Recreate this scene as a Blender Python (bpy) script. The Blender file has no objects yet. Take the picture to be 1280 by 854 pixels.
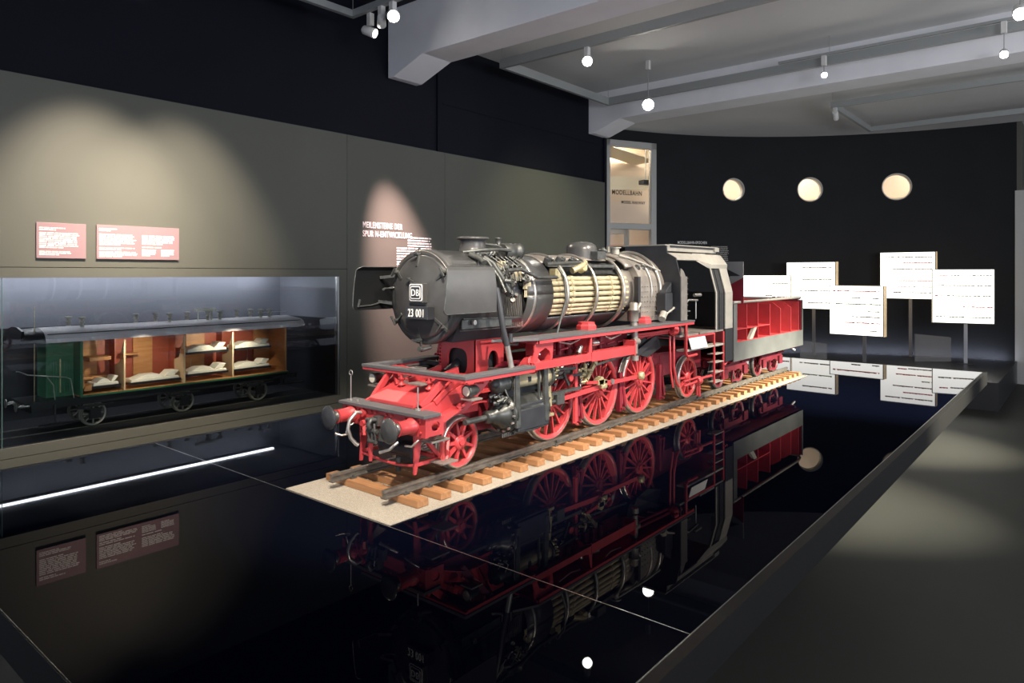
import bpy, bmesh, math, random
from mathutils import Vector, Matrix
from math import sin, cos, pi, radians, sqrt, atan2
random.seed(7)
S = bpy.context.scene
COL = S.collection
# ------------------------------------------------------------------ camera, world, lamps, exposure
cam_d = bpy.data.cameras.new('camera'); cam = bpy.data.objects.new('camera', cam_d); COL.objects.link(cam)
FPX = 868.0; CS, CC, CH = 0.64105, 0.76750, 0.817       # right/forward axes of the view in plan, eye height
cam.location = (0, 0, CH); cam.rotation_euler = (pi/2, 0, -math.asin(CC))
cam_d.sensor_width = 36; cam_d.lens = 36*FPX/1280; cam_d.shift_y = -85/1280; cam_d.clip_start = .05; cam_d.clip_end = 100
S.camera = cam
S.view_settings.view_transform = 'Standard'; S.view_settings.look = 'None'
S.view_settings.exposure = 1.2; S.view_settings.gamma = 1.0; S.view_settings.use_curve_mapping = False
w = bpy.data.worlds.new('world'); S.world = w; w.use_nodes = True
w.node_tree.nodes['Background'].inputs[0].default_value = (0.62, 0.66, 0.80, 1)
w.node_tree.nodes['Background'].inputs[1].default_value = 0.42

def spot(name, loc, target, watts, angle, blend=.5, color=(1, .9, .78), size=.03):
    l = bpy.data.lights.new(name, 'SPOT'); o = bpy.data.objects.new(name, l); COL.objects.link(o)
    l.energy = watts; l.spot_size = radians(angle); l.spot_blend = blend; l.color = color; l.shadow_soft_size = size
    o.location = loc; o.rotation_euler = (Vector(target)-Vector(loc)).to_track_quat('-Z', 'Y').to_euler()
    return o
def area(name, loc, target, watts, sx, sy, color=(1, .9, .8)):
    l = bpy.data.lights.new(name, 'AREA'); o = bpy.data.objects.new(name, l); COL.objects.link(o)
    l.energy = watts; l.shape = 'RECTANGLE'; l.size = sx; l.size_y = sy; l.color = color
    o.location = loc; o.rotation_euler = (Vector(target)-Vector(loc)).to_track_quat('-Z', 'Y').to_euler()
    return o
WARM = (1, .88, .74)
spot('key_front', (0.25, 0.35, 2.85), (1.75, 1.98, .40), 330, 32, .6, WARM)
spot('key_front_high', (1.0, 1.2, 2.85), (1.9, 2.0, .45), 80, 44, .7, WARM)
spot('key_side_front', (1.7, -0.45, 2.85), (2.6, 1.9, .45), 250, 36, .7, WARM)
spot('key_side_mid', (3.5, -0.35, 2.85), (3.4, 1.9, .5), 300, 38, .7, WARM)
spot('key_side_rear', (5.0, -0.5, 2.85), (4.7, 1.9, .4), 235, 38, .7, WARM)
spot('top_left_boiler', (2.4, 4.2, 2.85), (2.7, 2.1, .7), 60, 50, .6, WARM)
spot('wash_panels', (1.72, 4.00, 2.80), (1.74, 5.07, .60), 340, 54, 1, (1, .82, .66), .05)
spot('wash_panels_right', (2.3, 4.00, 2.80), (2.3, 5.07, .60), 240, 54, 1, (1, .82, .66), .05)
spot('wash_heading', (3.85, 4.35, 2.85), (4.48, 5.07, .62), 900, 28, .9, (1, .62, .60))
spot('wash_wall_rear', (6.6, 3.3, 2.85), (6.6, 5.07, 1.0), 45, 70, 1, (1, .93, .6))
spot('floor_pool', (4.9, -3.2, 2.9), (5.2, 2.1, -.78), 3600, 24, .9, (1, .93, .74))
spot('floor_pool_far', (7.2, -3.2, 2.9), (7.4, 2.1, -.78), 3600, 24, .8, (1, .93, .74))
area('ceiling_fill_front', (1.2, -2.6, 1.3), (3.6, 1.5, 3.2), 50, 2.0, 1.0, (.93, .95, 1))  # added fill lights out of view, to brighten ceiling and beams
area('ceiling_fill_rear', (6.2, -2.8, 1.3), (7.2, 1.2, 3.2), 34, 2.0, 1.0, (1, .98, .94))
for k, a in enumerate((9, 22, 35, 48)):
    t = radians(a); area('podium_base_%d' % k, (7.2+5.07*cos(t), .7+5.07*sin(t), -.43), (7.2+5.3*cos(t), .7+5.3*sin(t), -.33), 1.6, 1.1, .03, (.78, .82, 1))

# ------------------------------------------------------------------ materials
def mat(name, col, rough=.5, metal=0, spec=.5, noise=0, nscale=20, bump=0, bscale=80, emit=None, es=1, coat=0, col2=None):
    m = bpy.data.materials.new(name); m.use_nodes = True; nt = m.node_tree; b = nt.nodes['Principled BSDF']
    b.inputs['Base Color'].default_value = (*col, 1); b.inputs['Roughness'].default_value = rough
    b.inputs['Metallic'].default_value = metal; b.inputs['Specular IOR Level'].default_value = spec
    b.inputs['Coat Weight'].default_value = coat
    tc = nt.nodes.new('ShaderNodeTexCoord')
    if noise or col2:
        n = nt.nodes.new('ShaderNodeTexNoise'); n.inputs['Scale'].default_value = nscale; n.inputs['Detail'].default_value = 6
        nt.links.new(tc.outputs['Object'], n.inputs['Vector'])
        r = nt.nodes.new('ShaderNodeValToRGB'); r.color_ramp.elements[0].position = .3; r.color_ramp.elements[1].position = .7
        a = col2 if col2 else tuple(max(0, c*(1-noise)) for c in col); z = col if col2 else tuple(c*(1+noise) for c in col)
        r.color_ramp.elements[0].color = (*a, 1); r.color_ramp.elements[1].color = (*z, 1)
        nt.links.new(n.outputs['Fac'], r.inputs['Fac']); nt.links.new(r.outputs['Color'], b.inputs['Base Color'])
    if bump:
        n2 = nt.nodes.new('ShaderNodeTexNoise'); n2.inputs['Scale'].default_value = bscale; n2.inputs['Detail'].default_value = 4
        nt.links.new(tc.outputs['Object'], n2.inputs['Vector'])
        bp = nt.nodes.new('ShaderNodeBump'); bp.inputs['Strength'].default_value = bump; bp.inputs['Distance'].default_value = .01
        nt.links.new(n2.outputs['Fac'], bp.inputs['Height']); nt.links.new(bp.outputs['Normal'], b.inputs['Normal'])
    if emit:
        b.inputs['Emission Color'].default_value = (*emit, 1); b.inputs['Emission Strength'].default_value = es
    return m
M = {}
M['red'] = mat('red_paint', (.50, .055, .06), .38, noise=.12, nscale=9, coat=.15)
M['darkred'] = mat('dark_and_shaded_red', (.22, .014, .026), .5, noise=.2, nscale=9)  # dark red of the tender; on the inner frames it holds their shade
M['maroon'] = mat('maroon_underframe', (.12, .010, .018), .5, noise=.2, nscale=9)
M['black'] = mat('black_enamel', (.035, .037, .042), .36, noise=.2, nscale=14, bump=.02)
M['smoke'] = mat('smokebox_black', (.062, .063, .063), .30, noise=.15, nscale=10, bump=.03, bscale=60)
M['dark'] = mat('dark_iron', (.022, .023, .026), .5)
M['cylblack'] = mat('oiled_black_iron', (.045, .048, .045), .33, metal=.3, noise=.25, nscale=30)
M['matte'] = mat('matte_black', (.008, .009, .010), .9, spec=.08)
M['iron'] = mat('oily_iron', (.10, .105, .10), .38, metal=.5, noise=.3, nscale=40)
M['steel'] = mat('bright_steel', (.52, .50, .46), .32, metal=.8, noise=.15, nscale=30)
M['fire'] = mat('worn_and_lit_steel', (.30, .275, .245), .42, metal=.45, noise=.22, nscale=12)  # worn steel; its paleness on the firebox holds the spotlight's brightness
M['roof'] = mat('pale_cab_paint', (.38, .365, .32), .45, metal=.2, noise=.1)
M['brass'] = mat('aged_brass', (.60, .52, .30), .38, metal=.55, noise=.25, nscale=50)
M['cream'] = mat('cream_tube', (.46, .40, .26), .4, metal=.1, noise=.2, nscale=18)
M['tread'] = mat('ribbed_walkway', (.095, .095, .10), .6, bump=.25, bscale=260)
M['tendergrey'] = mat('tender_grey', (.115, .12, .115), .45, noise=.15, nscale=8)
M['rail'] = mat('rail_steel', (.20, .185, .16), .38, metal=.6, noise=.3, nscale=30)
M['white'] = mat('white_paint', (.85, .85, .83), .5)
M['wood'] = mat('oak_sleeper', (.42, .22, .10), .5, nscale=1, col2=(.28, .125, .05))
def wood_grain(m, sx=3, sy=60, sz=60):
    nt = m.node_tree; tc = [n for n in nt.nodes if n.type == 'TEX_COORD'][0]; no = [n for n in nt.nodes if n.type == 'TEX_NOISE'][0]
    mp = nt.nodes.new('ShaderNodeMapping'); mp.inputs['Scale'].default_value = (sx, sy, sz)
    nt.links.new(tc.outputs['Object'], mp.inputs['Vector']); nt.links.new(mp.outputs['Vector'], no.inputs['Vector'])
wood_grain(M['wood'], 70, 5, 70)
M['carwood'] = mat('varnished_wood', (.62, .30, .12), .4, nscale=1, col2=(.50, .22, .08)); wood_grain(M['carwood'], 8, 8, 50)
M['ply'] = mat('light_plywood', (.76, .58, .38), .5, nscale=1, col2=(.68, .50, .31)); wood_grain(M['ply'], 8, 50, 6)
M['gravel'] = mat('fine_gravel', (.55, .49, .40), .9, nscale=330, col2=(.27, .24, .19), bump=.6, bscale=400)
def glossblack(name, ior, refl):
    m = bpy.data.materials.new(name); m.use_nodes = True; nt = m.node_tree; nt.nodes.clear()
    o = nt.nodes.new('ShaderNodeOutputMaterial'); t = nt.nodes.new('ShaderNodeBsdfDiffuse'); g = nt.nodes.new('ShaderNodeBsdfGlossy')
    f = nt.nodes.new('ShaderNodeFresnel'); f.inputs[0].default_value = ior; x = nt.nodes.new('ShaderNodeMixShader')
    t.inputs[0].default_value = (.001, .0015, .005, 1); g.inputs['Roughness'].default_value = .012; g.inputs[0].default_value = (refl, refl, refl*1.02, 1)
    nt.links.new(f.outputs[0], x.inputs[0]); nt.links.new(t.outputs[0], x.inputs[1]); nt.links.new(g.outputs[0], x.inputs[2]); nt.links.new(x.outputs[0], o.inputs[0])
    return m
M['gloss'] = glossblack('black_glass', 1.09, .85)
M['slab'] = mat('dark_slab_edge', (.009, .009, .009), .55, spec=.2)
M['edge'] = mat('metal_edge', (.35, .35, .33), .3, metal=.9)
M['wall'] = mat('grey_green_board', (.092, .096, .079), .55, noise=.04, nscale=2)
M['navy'] = mat('navy_black_wall', (.005, .006, .012), .7, spec=.15, noise=.1, nscale=3)
M['navyrear'] = mat('dark_rear_wall', (.012, .0135, .016), .65, spec=.2, noise=.1, nscale=3)
M['concrete'] = mat('painted_concrete', (.80, .81, .85), .7, noise=.04, nscale=3)
M['ceil'] = mat('painted_ceiling', (.62, .63, .63), .8, noise=.05, nscale=1)
M['darkceil'] = mat('dark_ceiling', (.012, .013, .018), .8)
M['floor'] = mat('linoleum_floor', (.040, .040, .034), .55, spec=.2, nscale=.9, col2=(.030, .031, .028), bump=.03, bscale=5)
M['podium'] = mat('podium_floor', (.035, .035, .037), .35)
M['track'] = mat('track_aluminium', (.34, .36, .36), .5, metal=.3)
M['lampwhite'] = mat('lamp_white', (.62, .62, .61), .4)
M['lamp_on'] = mat('lamp_glow', (1, 1, 1), .5, emit=(1, .95, .85), es=60)
M['dimlamp'] = mat('frosted_lens', (.75, .72, .58), .3)
M['lightbox'] = mat('lightbox_face', (.9, .9, .9), .5, emit=(1, .985, .91), es=1.15)
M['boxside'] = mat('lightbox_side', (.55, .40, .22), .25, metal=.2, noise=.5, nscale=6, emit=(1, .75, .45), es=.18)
M['boxframe'] = mat('bronze_frame', (.10, .085, .055), .4, metal=.4)
M['pole'] = mat('pole_grey', (.32, .32, .34), .4, metal=.5)
M['pink'] = mat('mauve_panel', (.27, .175, .19), .5)
M['letter'] = mat('white_lettering', (.95, .95, .93), .6)
M['greyletter'] = mat('grey_lettering', (.36, .36, .34), .6)
M['blackletter'] = mat('black_lettering', (.03, .03, .03), .6)
M['beige'] = mat('warm_beige_wall', (.82, .69, .56), .7)
M['peach'] = mat('peach_wall', (.85, .42, .26), .7)
M['creamwall'] = mat('cream_wall', (.85, .78, .62), .7)
M['frame'] = mat('door_frame_grey', (.46, .46, .44), .45, metal=.2)
M['casein'] = mat('case_back_grey', (.20, .205, .245), .6)
M['casefl'] = mat('case_floor_and_shade', (.022, .023, .03), .55)  # case floor, also the shade on the lower case walls
M['led'] = mat('led_strip', (1, 1, 1), .5, emit=(.93, .92, 1), es=12)
M['cargreen'] = mat('carriage_green', (.045, .16, .085), .35, noise=.15)
M['carroof'] = mat('carriage_roof', (.48, .45, .49), .5)
M['carblack'] = mat('carriage_black', (.015, .016, .02), .4)
M['linen'] = mat('white_linen', (.85, .80, .70), .8)
M['oxred'] = mat('oxblood_board', (.40, .09, .05), .45)
M['posterg'] = mat('tender_plate', (.22, .22, .215), .5)
M['carwheel'] = mat('carriage_wheel', (.42, .40, .34), .4, metal=.6)
def glassmat(name, tint=(.93, .97, .96), refl=1.0):
    m = bpy.data.materials.new(name); m.use_nodes = True; nt = m.node_tree; nt.nodes.clear()
    o = nt.nodes.new('ShaderNodeOutputMaterial'); t = nt.nodes.new('ShaderNodeBsdfTransparent'); g = nt.nodes.new('ShaderNodeBsdfGlossy')
    f = nt.nodes.new('ShaderNodeFresnel'); f.inputs[0].default_value = 1.45; x = nt.nodes.new('ShaderNodeMixShader')
    t.inputs[0].default_value = (*tint, 1); g.inputs['Roughness'].default_value = .01; g.inputs[0].default_value = (refl, refl, refl, 1)
    nt.links.new(f.outputs[0], x.inputs[0]); nt.links.new(t.outputs[0], x.inputs[1]); nt.links.new(g.outputs[0], x.inputs[2]); nt.links.new(x.outputs[0], o.inputs[0])
    return m
M['glass'] = glassmat('case_glass'); M['doorglass'] = glassmat('door_glass', (.95, .96, .95))
def greysheetmat(name):
    m = bpy.data.materials.new(name); m.use_nodes = True; nt = m.node_tree; nt.nodes.clear()
    o = nt.nodes.new('ShaderNodeOutputMaterial'); t = nt.nodes.new('ShaderNodeBsdfTransparent'); g = nt.nodes.new('ShaderNodeBsdfDiffuse')
    x = nt.nodes.new('ShaderNodeMixShader'); x.inputs[0].default_value = .35; g.inputs[0].default_value = (.35, .34, .33, 1)
    nt.links.new(t.outputs[0], x.inputs[1]); nt.links.new(g.outputs[0], x.inputs[2]); nt.links.new(x.outputs[0], o.inputs[0])
    return m
M['greysheet'] = greysheetmat('translucent_grey')

# ------------------------------------------------------------------ mesh helper
class MB:
    def __init__(s): s.v = []; s.f = []; s.sm = []; s.isl = []
    def add(s, v, f, smooth=False):
        n = len(s.v); s.v += [tuple(p) for p in v]
        fa = len(s.f)
        for q in f: s.f.append(tuple(i+n for i in q)); s.sm.append(smooth)
        s.isl.append((n, len(s.v), fa, len(s.f)))
        return s
    def pieces(s):
        B = []
        for a, b, fa, fb in s.isl:
            xs = list(zip(*s.v[a:b])); B.append(([min(t) for t in xs], [max(t) for t in xs]))
        n = len(B); par = list(range(n)); sz = [max(h-l for l, h in zip(*t)) for t in B]
        def find(i):
            while par[i] != i: i = par[i]
            return i
        for i in range(n):
            for j in range(i):
                g = sqrt(sum(max(0, B[i][0][k]-B[j][1][k], B[j][0][k]-B[i][1][k])**2 for k in range(3)))
                if g <= .5*max(sz[i], sz[j])*.98 or g < .002: par[find(i)] = find(j)
        out = {}
        for i in range(n): out.setdefault(find(i), []).append(s.isl[i])
        return list(out.values())
    def box(s, x0, x1, y0, y1, z0, z1):
        x0, x1 = sorted((x0, x1)); y0, y1 = sorted((y0, y1)); z0, z1 = sorted((z0, z1))
        v = [(x, y, z) for x in (x0, x1) for y in (y0, y1) for z in (z0, z1)]
        return s.add(v, [(0, 1, 3, 2), (4, 6, 7, 5), (0, 4, 5, 1), (2, 3, 7, 6), (0, 2, 6, 4), (1, 5, 7, 3)])
    def bar(s, p0, p1, w, h, up=(0, 0, 1), w1=None, h1=None):
        p0, p1 = Vector(p0), Vector(p1); d = (p1-p0).normalized(); u = Vector(up)
        if abs(d.dot(u)) > .98: u = Vector((1, 0, 0))
        r = d.cross(u).normalized(); u = r.cross(d).normalized(); v = []
        for p, a, b in ((p0, w, h), (p1, w1 or w, h1 or h)):
            for i, j in ((-1, -1), (1, -1), (1, 1), (-1, 1)): v.append(p+r*(i*a/2)+u*(j*b/2))
        return s.add(v, [(0, 1, 2, 3), (7, 6, 5, 4), (0, 4, 5, 1), (1, 5, 6, 2), (2, 6, 7, 3), (3, 7, 4, 0)])
    def lathe(s, prof, o=(0, 0, 0), ax=(0, 0, 1), n=24, a0=0, a1=2*pi, smooth=True, cap=True):
        o = Vector(o); ax = Vector(ax).normalized(); t = Vector((0, 0, 1)) if abs(ax.z) < .9 else Vector((1, 0, 0))
        e1 = ax.cross(t).normalized(); e2 = ax.cross(e1).normalized(); full = abs(a1-a0-2*pi) < 1e-6; m = n if full else n+1; v = []
        for r, h in prof:
            for i in range(m):
                a = a0+(a1-a0)*i/n; v.append(o+ax*h+(e1*cos(a)+e2*sin(a))*r)
        f = []
        for j in range(len(prof)-1):
            for i in range(n):
                k = (i+1) % m if full else i+1; f.append((j*m+i, j*m+k, (j+1)*m+k, (j+1)*m+i))
        s.add(v, f, smooth)
        if full and cap and prof[0] != prof[-1]:
            for j in (0, len(prof)-1):
                if prof[j][0] > 1e-5: s.add([v[j*m+i] for i in range(m)], [tuple(range(m))])
        return s
    def cyl(s, p0, p1, r0, r1=None, n=16):
        p0, p1 = Vector(p0), Vector(p1); d = p1-p0; r1 = r0 if r1 is None else r1
        return s.lathe([(r0, 0), (r1, d.length)], p0, d, n)
    def tube(s, pts, r, n=8, closed=False):
        pts = [Vector(p) for p in pts]; N = len(pts); v = []; pe = None
        for i, p in enumerate(pts):
            a = pts[i-1] if (i > 0 or closed) else p; b = pts[(i+1) % N] if (i < N-1 or closed) else p
            d = (b-a).normalized()
            if pe is None: t = Vector((0, 0, 1)) if abs(d.z) < .9 else Vector((1, 0, 0)); e = d.cross(t).normalized()
            else: e = (pe-d*pe.dot(d)).normalized()
            pe = e; g = d.cross(e)
            for k in range(n): v.append(p+(e*cos(2*pi*k/n)+g*sin(2*pi*k/n))*r)
        f = []; L = N if closed else N-1
        for i in range(L):
            for k in range(n): f.append((i*n+k, i*n+(k+1) % n, ((i+1) % N)*n+(k+1) % n, ((i+1) % N)*n+k))
        s.add(v, f, True)
        if not closed: s.add(v[:n], [tuple(range(n))]); s.add(v[-n:], [tuple(range(n))])
        return s
    def prism(s, poly, axis, a, b):
        # poly in the two remaining axes, extruded from a to b along axis
        def P(u, w, h): return {'x': (h, u, w), 'y': (u, h, w), 'z': (u, w, h)}[axis]
        n = len(poly); v = [P(u, w, a) for u, w in poly]+[P(u, w, b) for u, w in poly]
        f = [tuple(range(n)), tuple(range(2*n-1, n-1, -1))]+[(i, (i+1) % n, n+(i+1) % n, n+i) for i in range(n)]
        return s.add(v, f)
    def holed(s, rect, hole, axis, a, b, n=32):
        # rectangular plate with an elliptical / superelliptic hole (cu,cw,ru,rw,power)
        u0, u1, w0, w1 = rect; cu, cw, ru, rw, pw = hole
        def P(u, w, h): return {'x': (h, u, w), 'y': (u, h, w), 'z': (u, w, h)}[axis]
        O = []; I = []
        angs = sorted(set([2*pi*i/n for i in range(n)]+[atan2(w-cw, u-cu) % (2*pi) for u in (u0, u1) for w in (w0, w1)]))
        for t in angs:
            c, d = cos(t), sin(t); k = 1e9
            if c > 1e-9: k = min(k, (u1-cu)/c)
            if c < -1e-9: k = min(k, (u0-cu)/c)
            if d > 1e-9: k = min(k, (w1-cw)/d)
            if d < -1e-9: k = min(k, (w0-cw)/d)
            O.append((cu+c*k, cw+d*k)); q = (abs(c/ru)**pw+abs(d/rw)**pw)**(-1/pw); I.append((cu+c*q, cw+d*q))
        m = len(angs); v = [P(*p, h) for h in (a, b) for L in (O, I) for p in L]; f = []
        for i in range(m):
            j = (i+1) % m
            f += [(i, j, m+j, m+i), (2*m+i, 3*m+i, 3*m+j, 2*m+j), (i, 2*m+i, 2*m+j, j), (m+i, m+j, 3*m+j, 3*m+i)]
        return s.add(v, f)
    def build(s, name, m, parent=None, loc=(0, 0, 0), bevel=0, rz=0, stuff=False):
        if parent is not None and len(s.isl) > 1:
            P = s.pieces()
            if 2 <= len(P) <= 8:
                first = None
                for grp in P:
                    q = MB()
                    for (a, b, fa, fb) in grp:
                        n = len(q.v); q.v += s.v[a:b]; q.f += [tuple(i-a+n for i in t) for t in s.f[fa:fb]]; q.sm += s.sm[fa:fb]
                    q.isl = [(0, len(q.v), 0, len(q.f))]; o = q.build(name, m, parent, loc, bevel, rz)
                    first = first or o
                return first
        me = bpy.data.meshes.new(name); me.from_pydata(s.v, [], s.f)
        me.polygons.foreach_set('use_smooth', s.sm); me.materials.append(M[m] if isinstance(m, str) else m)
        bm = bmesh.new(); bm.from_mesh(me); bmesh.ops.remove_doubles(bm, verts=bm.verts, dist=1e-6) if False else None
        bmesh.ops.recalc_face_normals(bm, faces=bm.faces); bm.to_mesh(me); bm.free()
        o = bpy.data.objects.new(name, me); COL.objects.link(o); o.location = loc; o.rotation_euler = (0, 0, rz)
        if parent is not None: o.parent = parent
        if bevel:
            b = o.modifiers.new('bevel', 'BEVEL'); b.width = bevel; b.segments = 2; b.limit_method = 'ANGLE'; b.angle_limit = radians(40)
        if stuff: o['kind'] = 'stuff'
        return o
def tag(o, label, cat, group=None):
    o['label'] = label; o['category'] = cat
    if group: o['group'] = group
    return o
def thing(name, label, cat, loc=(0, 0, 0), rz=0, group=None):
    o = bpy.data.objects.new(name, None); COL.objects.link(o); o.location = loc; o.rotation_euler = (0, 0, rz); o.empty_display_size = .05
    return tag(o, label, cat, group)
def struct(o): o['kind'] = 'structure'; return o
def copy_part(o, parent=None, loc=None, rot=None):
    c = o.copy(); COL.objects.link(c); c.parent = parent if parent is not None else o.parent
    if loc is not None: c.location = loc
    if rot is not None: c.rotation_euler = rot
    for ch in list(o.children): copy_part(ch, c)
    return c
def text(s, size, m, name, parent, loc, rot, ext=.002, sx=1, align='LEFT'):
    cu = bpy.data.curves.new(name, 'FONT'); cu.body = s; cu.size = size; cu.extrude = ext; cu.align_x = align; cu.offset = size*(.022 if m == 'blackletter' else .006); cu.space_character = 1.12
    t = bpy.data.objects.new(name, cu); COL.objects.link(t)
    dg = bpy.context.evaluated_depsgraph_get(); me = bpy.data.meshes.new_from_object(t.evaluated_get(dg)); bpy.data.objects.remove(t)
    me.transform(Matrix.Diagonal((sx, 1, 1, 1))); me.materials.clear(); me.materials.append(M[m])
    o = bpy.data.objects.new(name, me); COL.objects.link(o); o.location = loc; o.rotation_euler = rot
    if parent is not None: o.parent = parent
    return o
def lines(mb, x0, x1, ztop, rows, pitch, h, seed=1, last=.6, y=0, t=.001):
    # lines of small lettering as word-length strokes in the local xz plane
    r = random.Random(seed)
    for k in range(rows):
        z = ztop-k*pitch; x = x0; end = x0+(x1-x0)*(last if k == rows-1 else r.uniform(.9, 1))
        while x < end-.004:
            L = min(r.uniform(.018, .06)*(x1-x0)/.25, end-x); mb.box(x, x+L*.86, y-t, y, z-h, z); x += L
def at(u, v, D):
    r = (u-640)/FPX*D
    return Vector((r*CS+D*CC, -r*CC+D*CS, CH+(342-v)/FPX*D))

# ------------------------------------------------------------------ room
FZ = -.78; PZ = -.45; WY = 5.07
struct(MB().box(-4, 16, -5, 7.2, FZ-.1, FZ).build('floor', 'floor'))
struct(MB().box(4.45, 8.1, -5, 5.6, 3.18, 3.3).build('ceiling', 'ceil'))
struct(MB().box(-4, 4.45, -5, 5.6, 3.3, 3.4).build('ceiling_front', 'darkceil'))
struct(MB().box(8.0, 16, -5, 7.2, 3.02, 3.3).build('ceiling_rear', 'ceil'))
# left wall: grey green boards with shadow gaps, black wall above and behind
g = .004
wl = MB()
for (x0, x1, z0, z1) in [(-1, 1.15, -.78, -.317), (1.15, 3.787, -.78, -.317), (-1, 3.787, -.313, -.25), (-1, 3.787, .79, .854), (3.713, 3.787, -.25, .79),
                         (-1, 3.787, .858, 2.05), (3.791, 4.998, -.78, 2.05), (5.002, 8.03, -.78, 2.05)]:
    wl.box(x0, x1, WY, WY+.04, z0, z1)
struct(wl.build('wall_left', 'wall'))
wu = MB()
wu.box(-1, 4.93, WY+.05, WY+.16, .80, 3.3).box(4.93, 8.03, WY+.03, WY+.16, -.78, 3.3).box(3.73, 4.93, WY+.05, WY+.16, -.78, .80).box(-1, 3.73, WY+.05, WY+.1, -.78, -.26)
wu.box(8.03, 8.06, WY, WY+.16, -.78, 3.18)
wu.box(5.0, 8.03, WY+.024, WY+.034, 2.55, 2.56)
struct(wu.build('wall_left_upper', 'navy'))
# beams
def beam(name, x0, x1):
    zb = 2.80; zh = 2.66; Y = WY+.03
    return struct(MB().prism([(Y, 3.3), (Y, zh), (Y-.08, zh), (Y-.48, zb), (-4.8, zb), (-4.8, 3.3)], 'x', x0, x1).build(name, 'concrete', bevel=.006))
beam('trim_1', 4.28, 4.64); beam('trim_2', 7.68, 8.08)
# curved rear partition with a glazed doorway and three portholes
WC = Vector((7.2, .70, 0)); WR = 5.22
def wall_hit(u):
    d = at(u, 342, 1); d.z = 0; o = -WC; a = d.dot(d); b = 2*o.dot(d); c = o.dot(o)-WR*WR
    D = (-b+sqrt(b*b-4*a*c))/(2*a); p = d*D; th = atan2(p.y-WC.y, p.x-WC.x); return D, p, th
cw = MB(); N = 96; T0 = radians(1.5); T1 = radians(92); vv = []
for i in range(N+1):
    t = T0+(T1-T0)*i/N
    for r in (WR, WR+.14):
        for z in (FZ, 3.05): vv.append((WC.x+r*cos(t), WC.y+r*sin(t), z))
ff = []
for i in range(N):
    a = i*4; b = a+4; ff += [(a, b, b+1, a+1), (a+2, a+3, b+3, b+2), (a, a+2, b+2, b), (a+1, b+1, b+3, a+3)]
ff += [(0, 1, 3, 2), (N*4, N*4+2, N*4+3, N*4+1)]
wall = cw.add(vv, ff).build('wall_rear', 'navyrear')
cutm = MB(); ports = []
for u, v, rr in ((917, 237, .166), (1012.5, 237, .19), (1121, 233.5, .205)):
    D, p, th = wall_hit(u); z = CH+(342-v)/FPX*D; dr = Vector((cos(th), sin(th), 0))
    rad = 14.2/FPX*D if u < 950 else (15.3/FPX*D if u < 1100 else 16.8/FPX*D)
    ports.append((p.copy(), z, th, rad)); cutm.cyl(p-dr*.3+Vector((0, 0, z)), p+dr*.4+Vector((0, 0, z)), rad, n=40)
Dd0, pd0, td0 = wall_hit(758.5); Dd1, pd1, td1 = wall_hit(820.5)
dz0 = CH+(342-171)/FPX*Dd0; dz1 = CH+(342-182)/FPX*Dd1; DZ = (dz0+dz1)/2
dv = (pd1-pd0); dl = dv.length; dv.normalize(); dn = Vector((-dv.y, dv.x, 0))
if dn.dot(pd0-WC) < 0: dn = -dn
q = [pd0-dn*.3, pd1-dn*.3, pd1+dn*.5, pd0+dn*.5]; vs = [Vector((p.x, p.y, z)) for z in (FZ-.1, DZ) for p in q]
cutm.add(vs, [(0, 1, 2, 3), (4, 5, 6, 7), (0, 1, 5, 4), (1, 2, 6, 5), (2, 3, 7, 6), (3, 0, 4, 7)])
cut = cutm.build('cutter', 'navy')
md = wall.modifiers.new('holes', 'BOOLEAN'); md.object = cut; md.operation = 'DIFFERENCE'; md.solver = 'EXACT'
me = bpy.data.meshes.new_from_object(wall.evaluated_get(bpy.context.evaluated_depsgraph_get()))
wall.modifiers.clear(); wall.data = me; bpy.data.objects.remove(cut); struct(wall)
# room behind the partition
bw = MB(); vv = []
for i in range(31):
    t = radians(5)+(radians(100)-radians(5))*i/30
    for z in (FZ, 3.2): vv.append((WC.x+(WR+1.1)*cos(t), WC.y+(WR+1.1)*sin(t), z))
bw.add(vv, [(i*2, i*2+2, i*2+3, i*2+1) for i in range(30)])
struct(bw.build('wall_back_room', 'beige'))
for i, (p, z, th, rad) in enumerate(ports):
    d = Vector((cos(th), sin(th), 0)); c = p+d*.07+Vector((0, 0, z))
    ring = MB().lathe([(rad+.001, -.075), (rad+.001, .075), (rad-.012, .075), (rad-.012, -.075), (rad+.001, -.075)], c, d, 40)
    wn = struct(ring.build('window_%d' % (i+1), 'frame'))
    c2 = p+d*.9; pr_ = MB().bar(Vector((c2.x, c2.y, z-.35))-d.cross(Vector((0, 0, 1)))*.9, Vector((c2.x, c2.y, z-.12))+d.cross(Vector((0, 0, 1)))*.9, .12, .25)
    struct(pr_.build('trim_%d' % (i+5), 'creamwall'))
for k, a in enumerate((12, 32, 48, 64, 82)):
    t = radians(a); p = Vector((WC.x+(WR+.6)*cos(t), WC.y+(WR+.6)*sin(t), 2.98))
    area('back_room_%d' % k, p, (p.x, p.y, 0), 12, .8, .5, (1, .88, .74))
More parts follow.
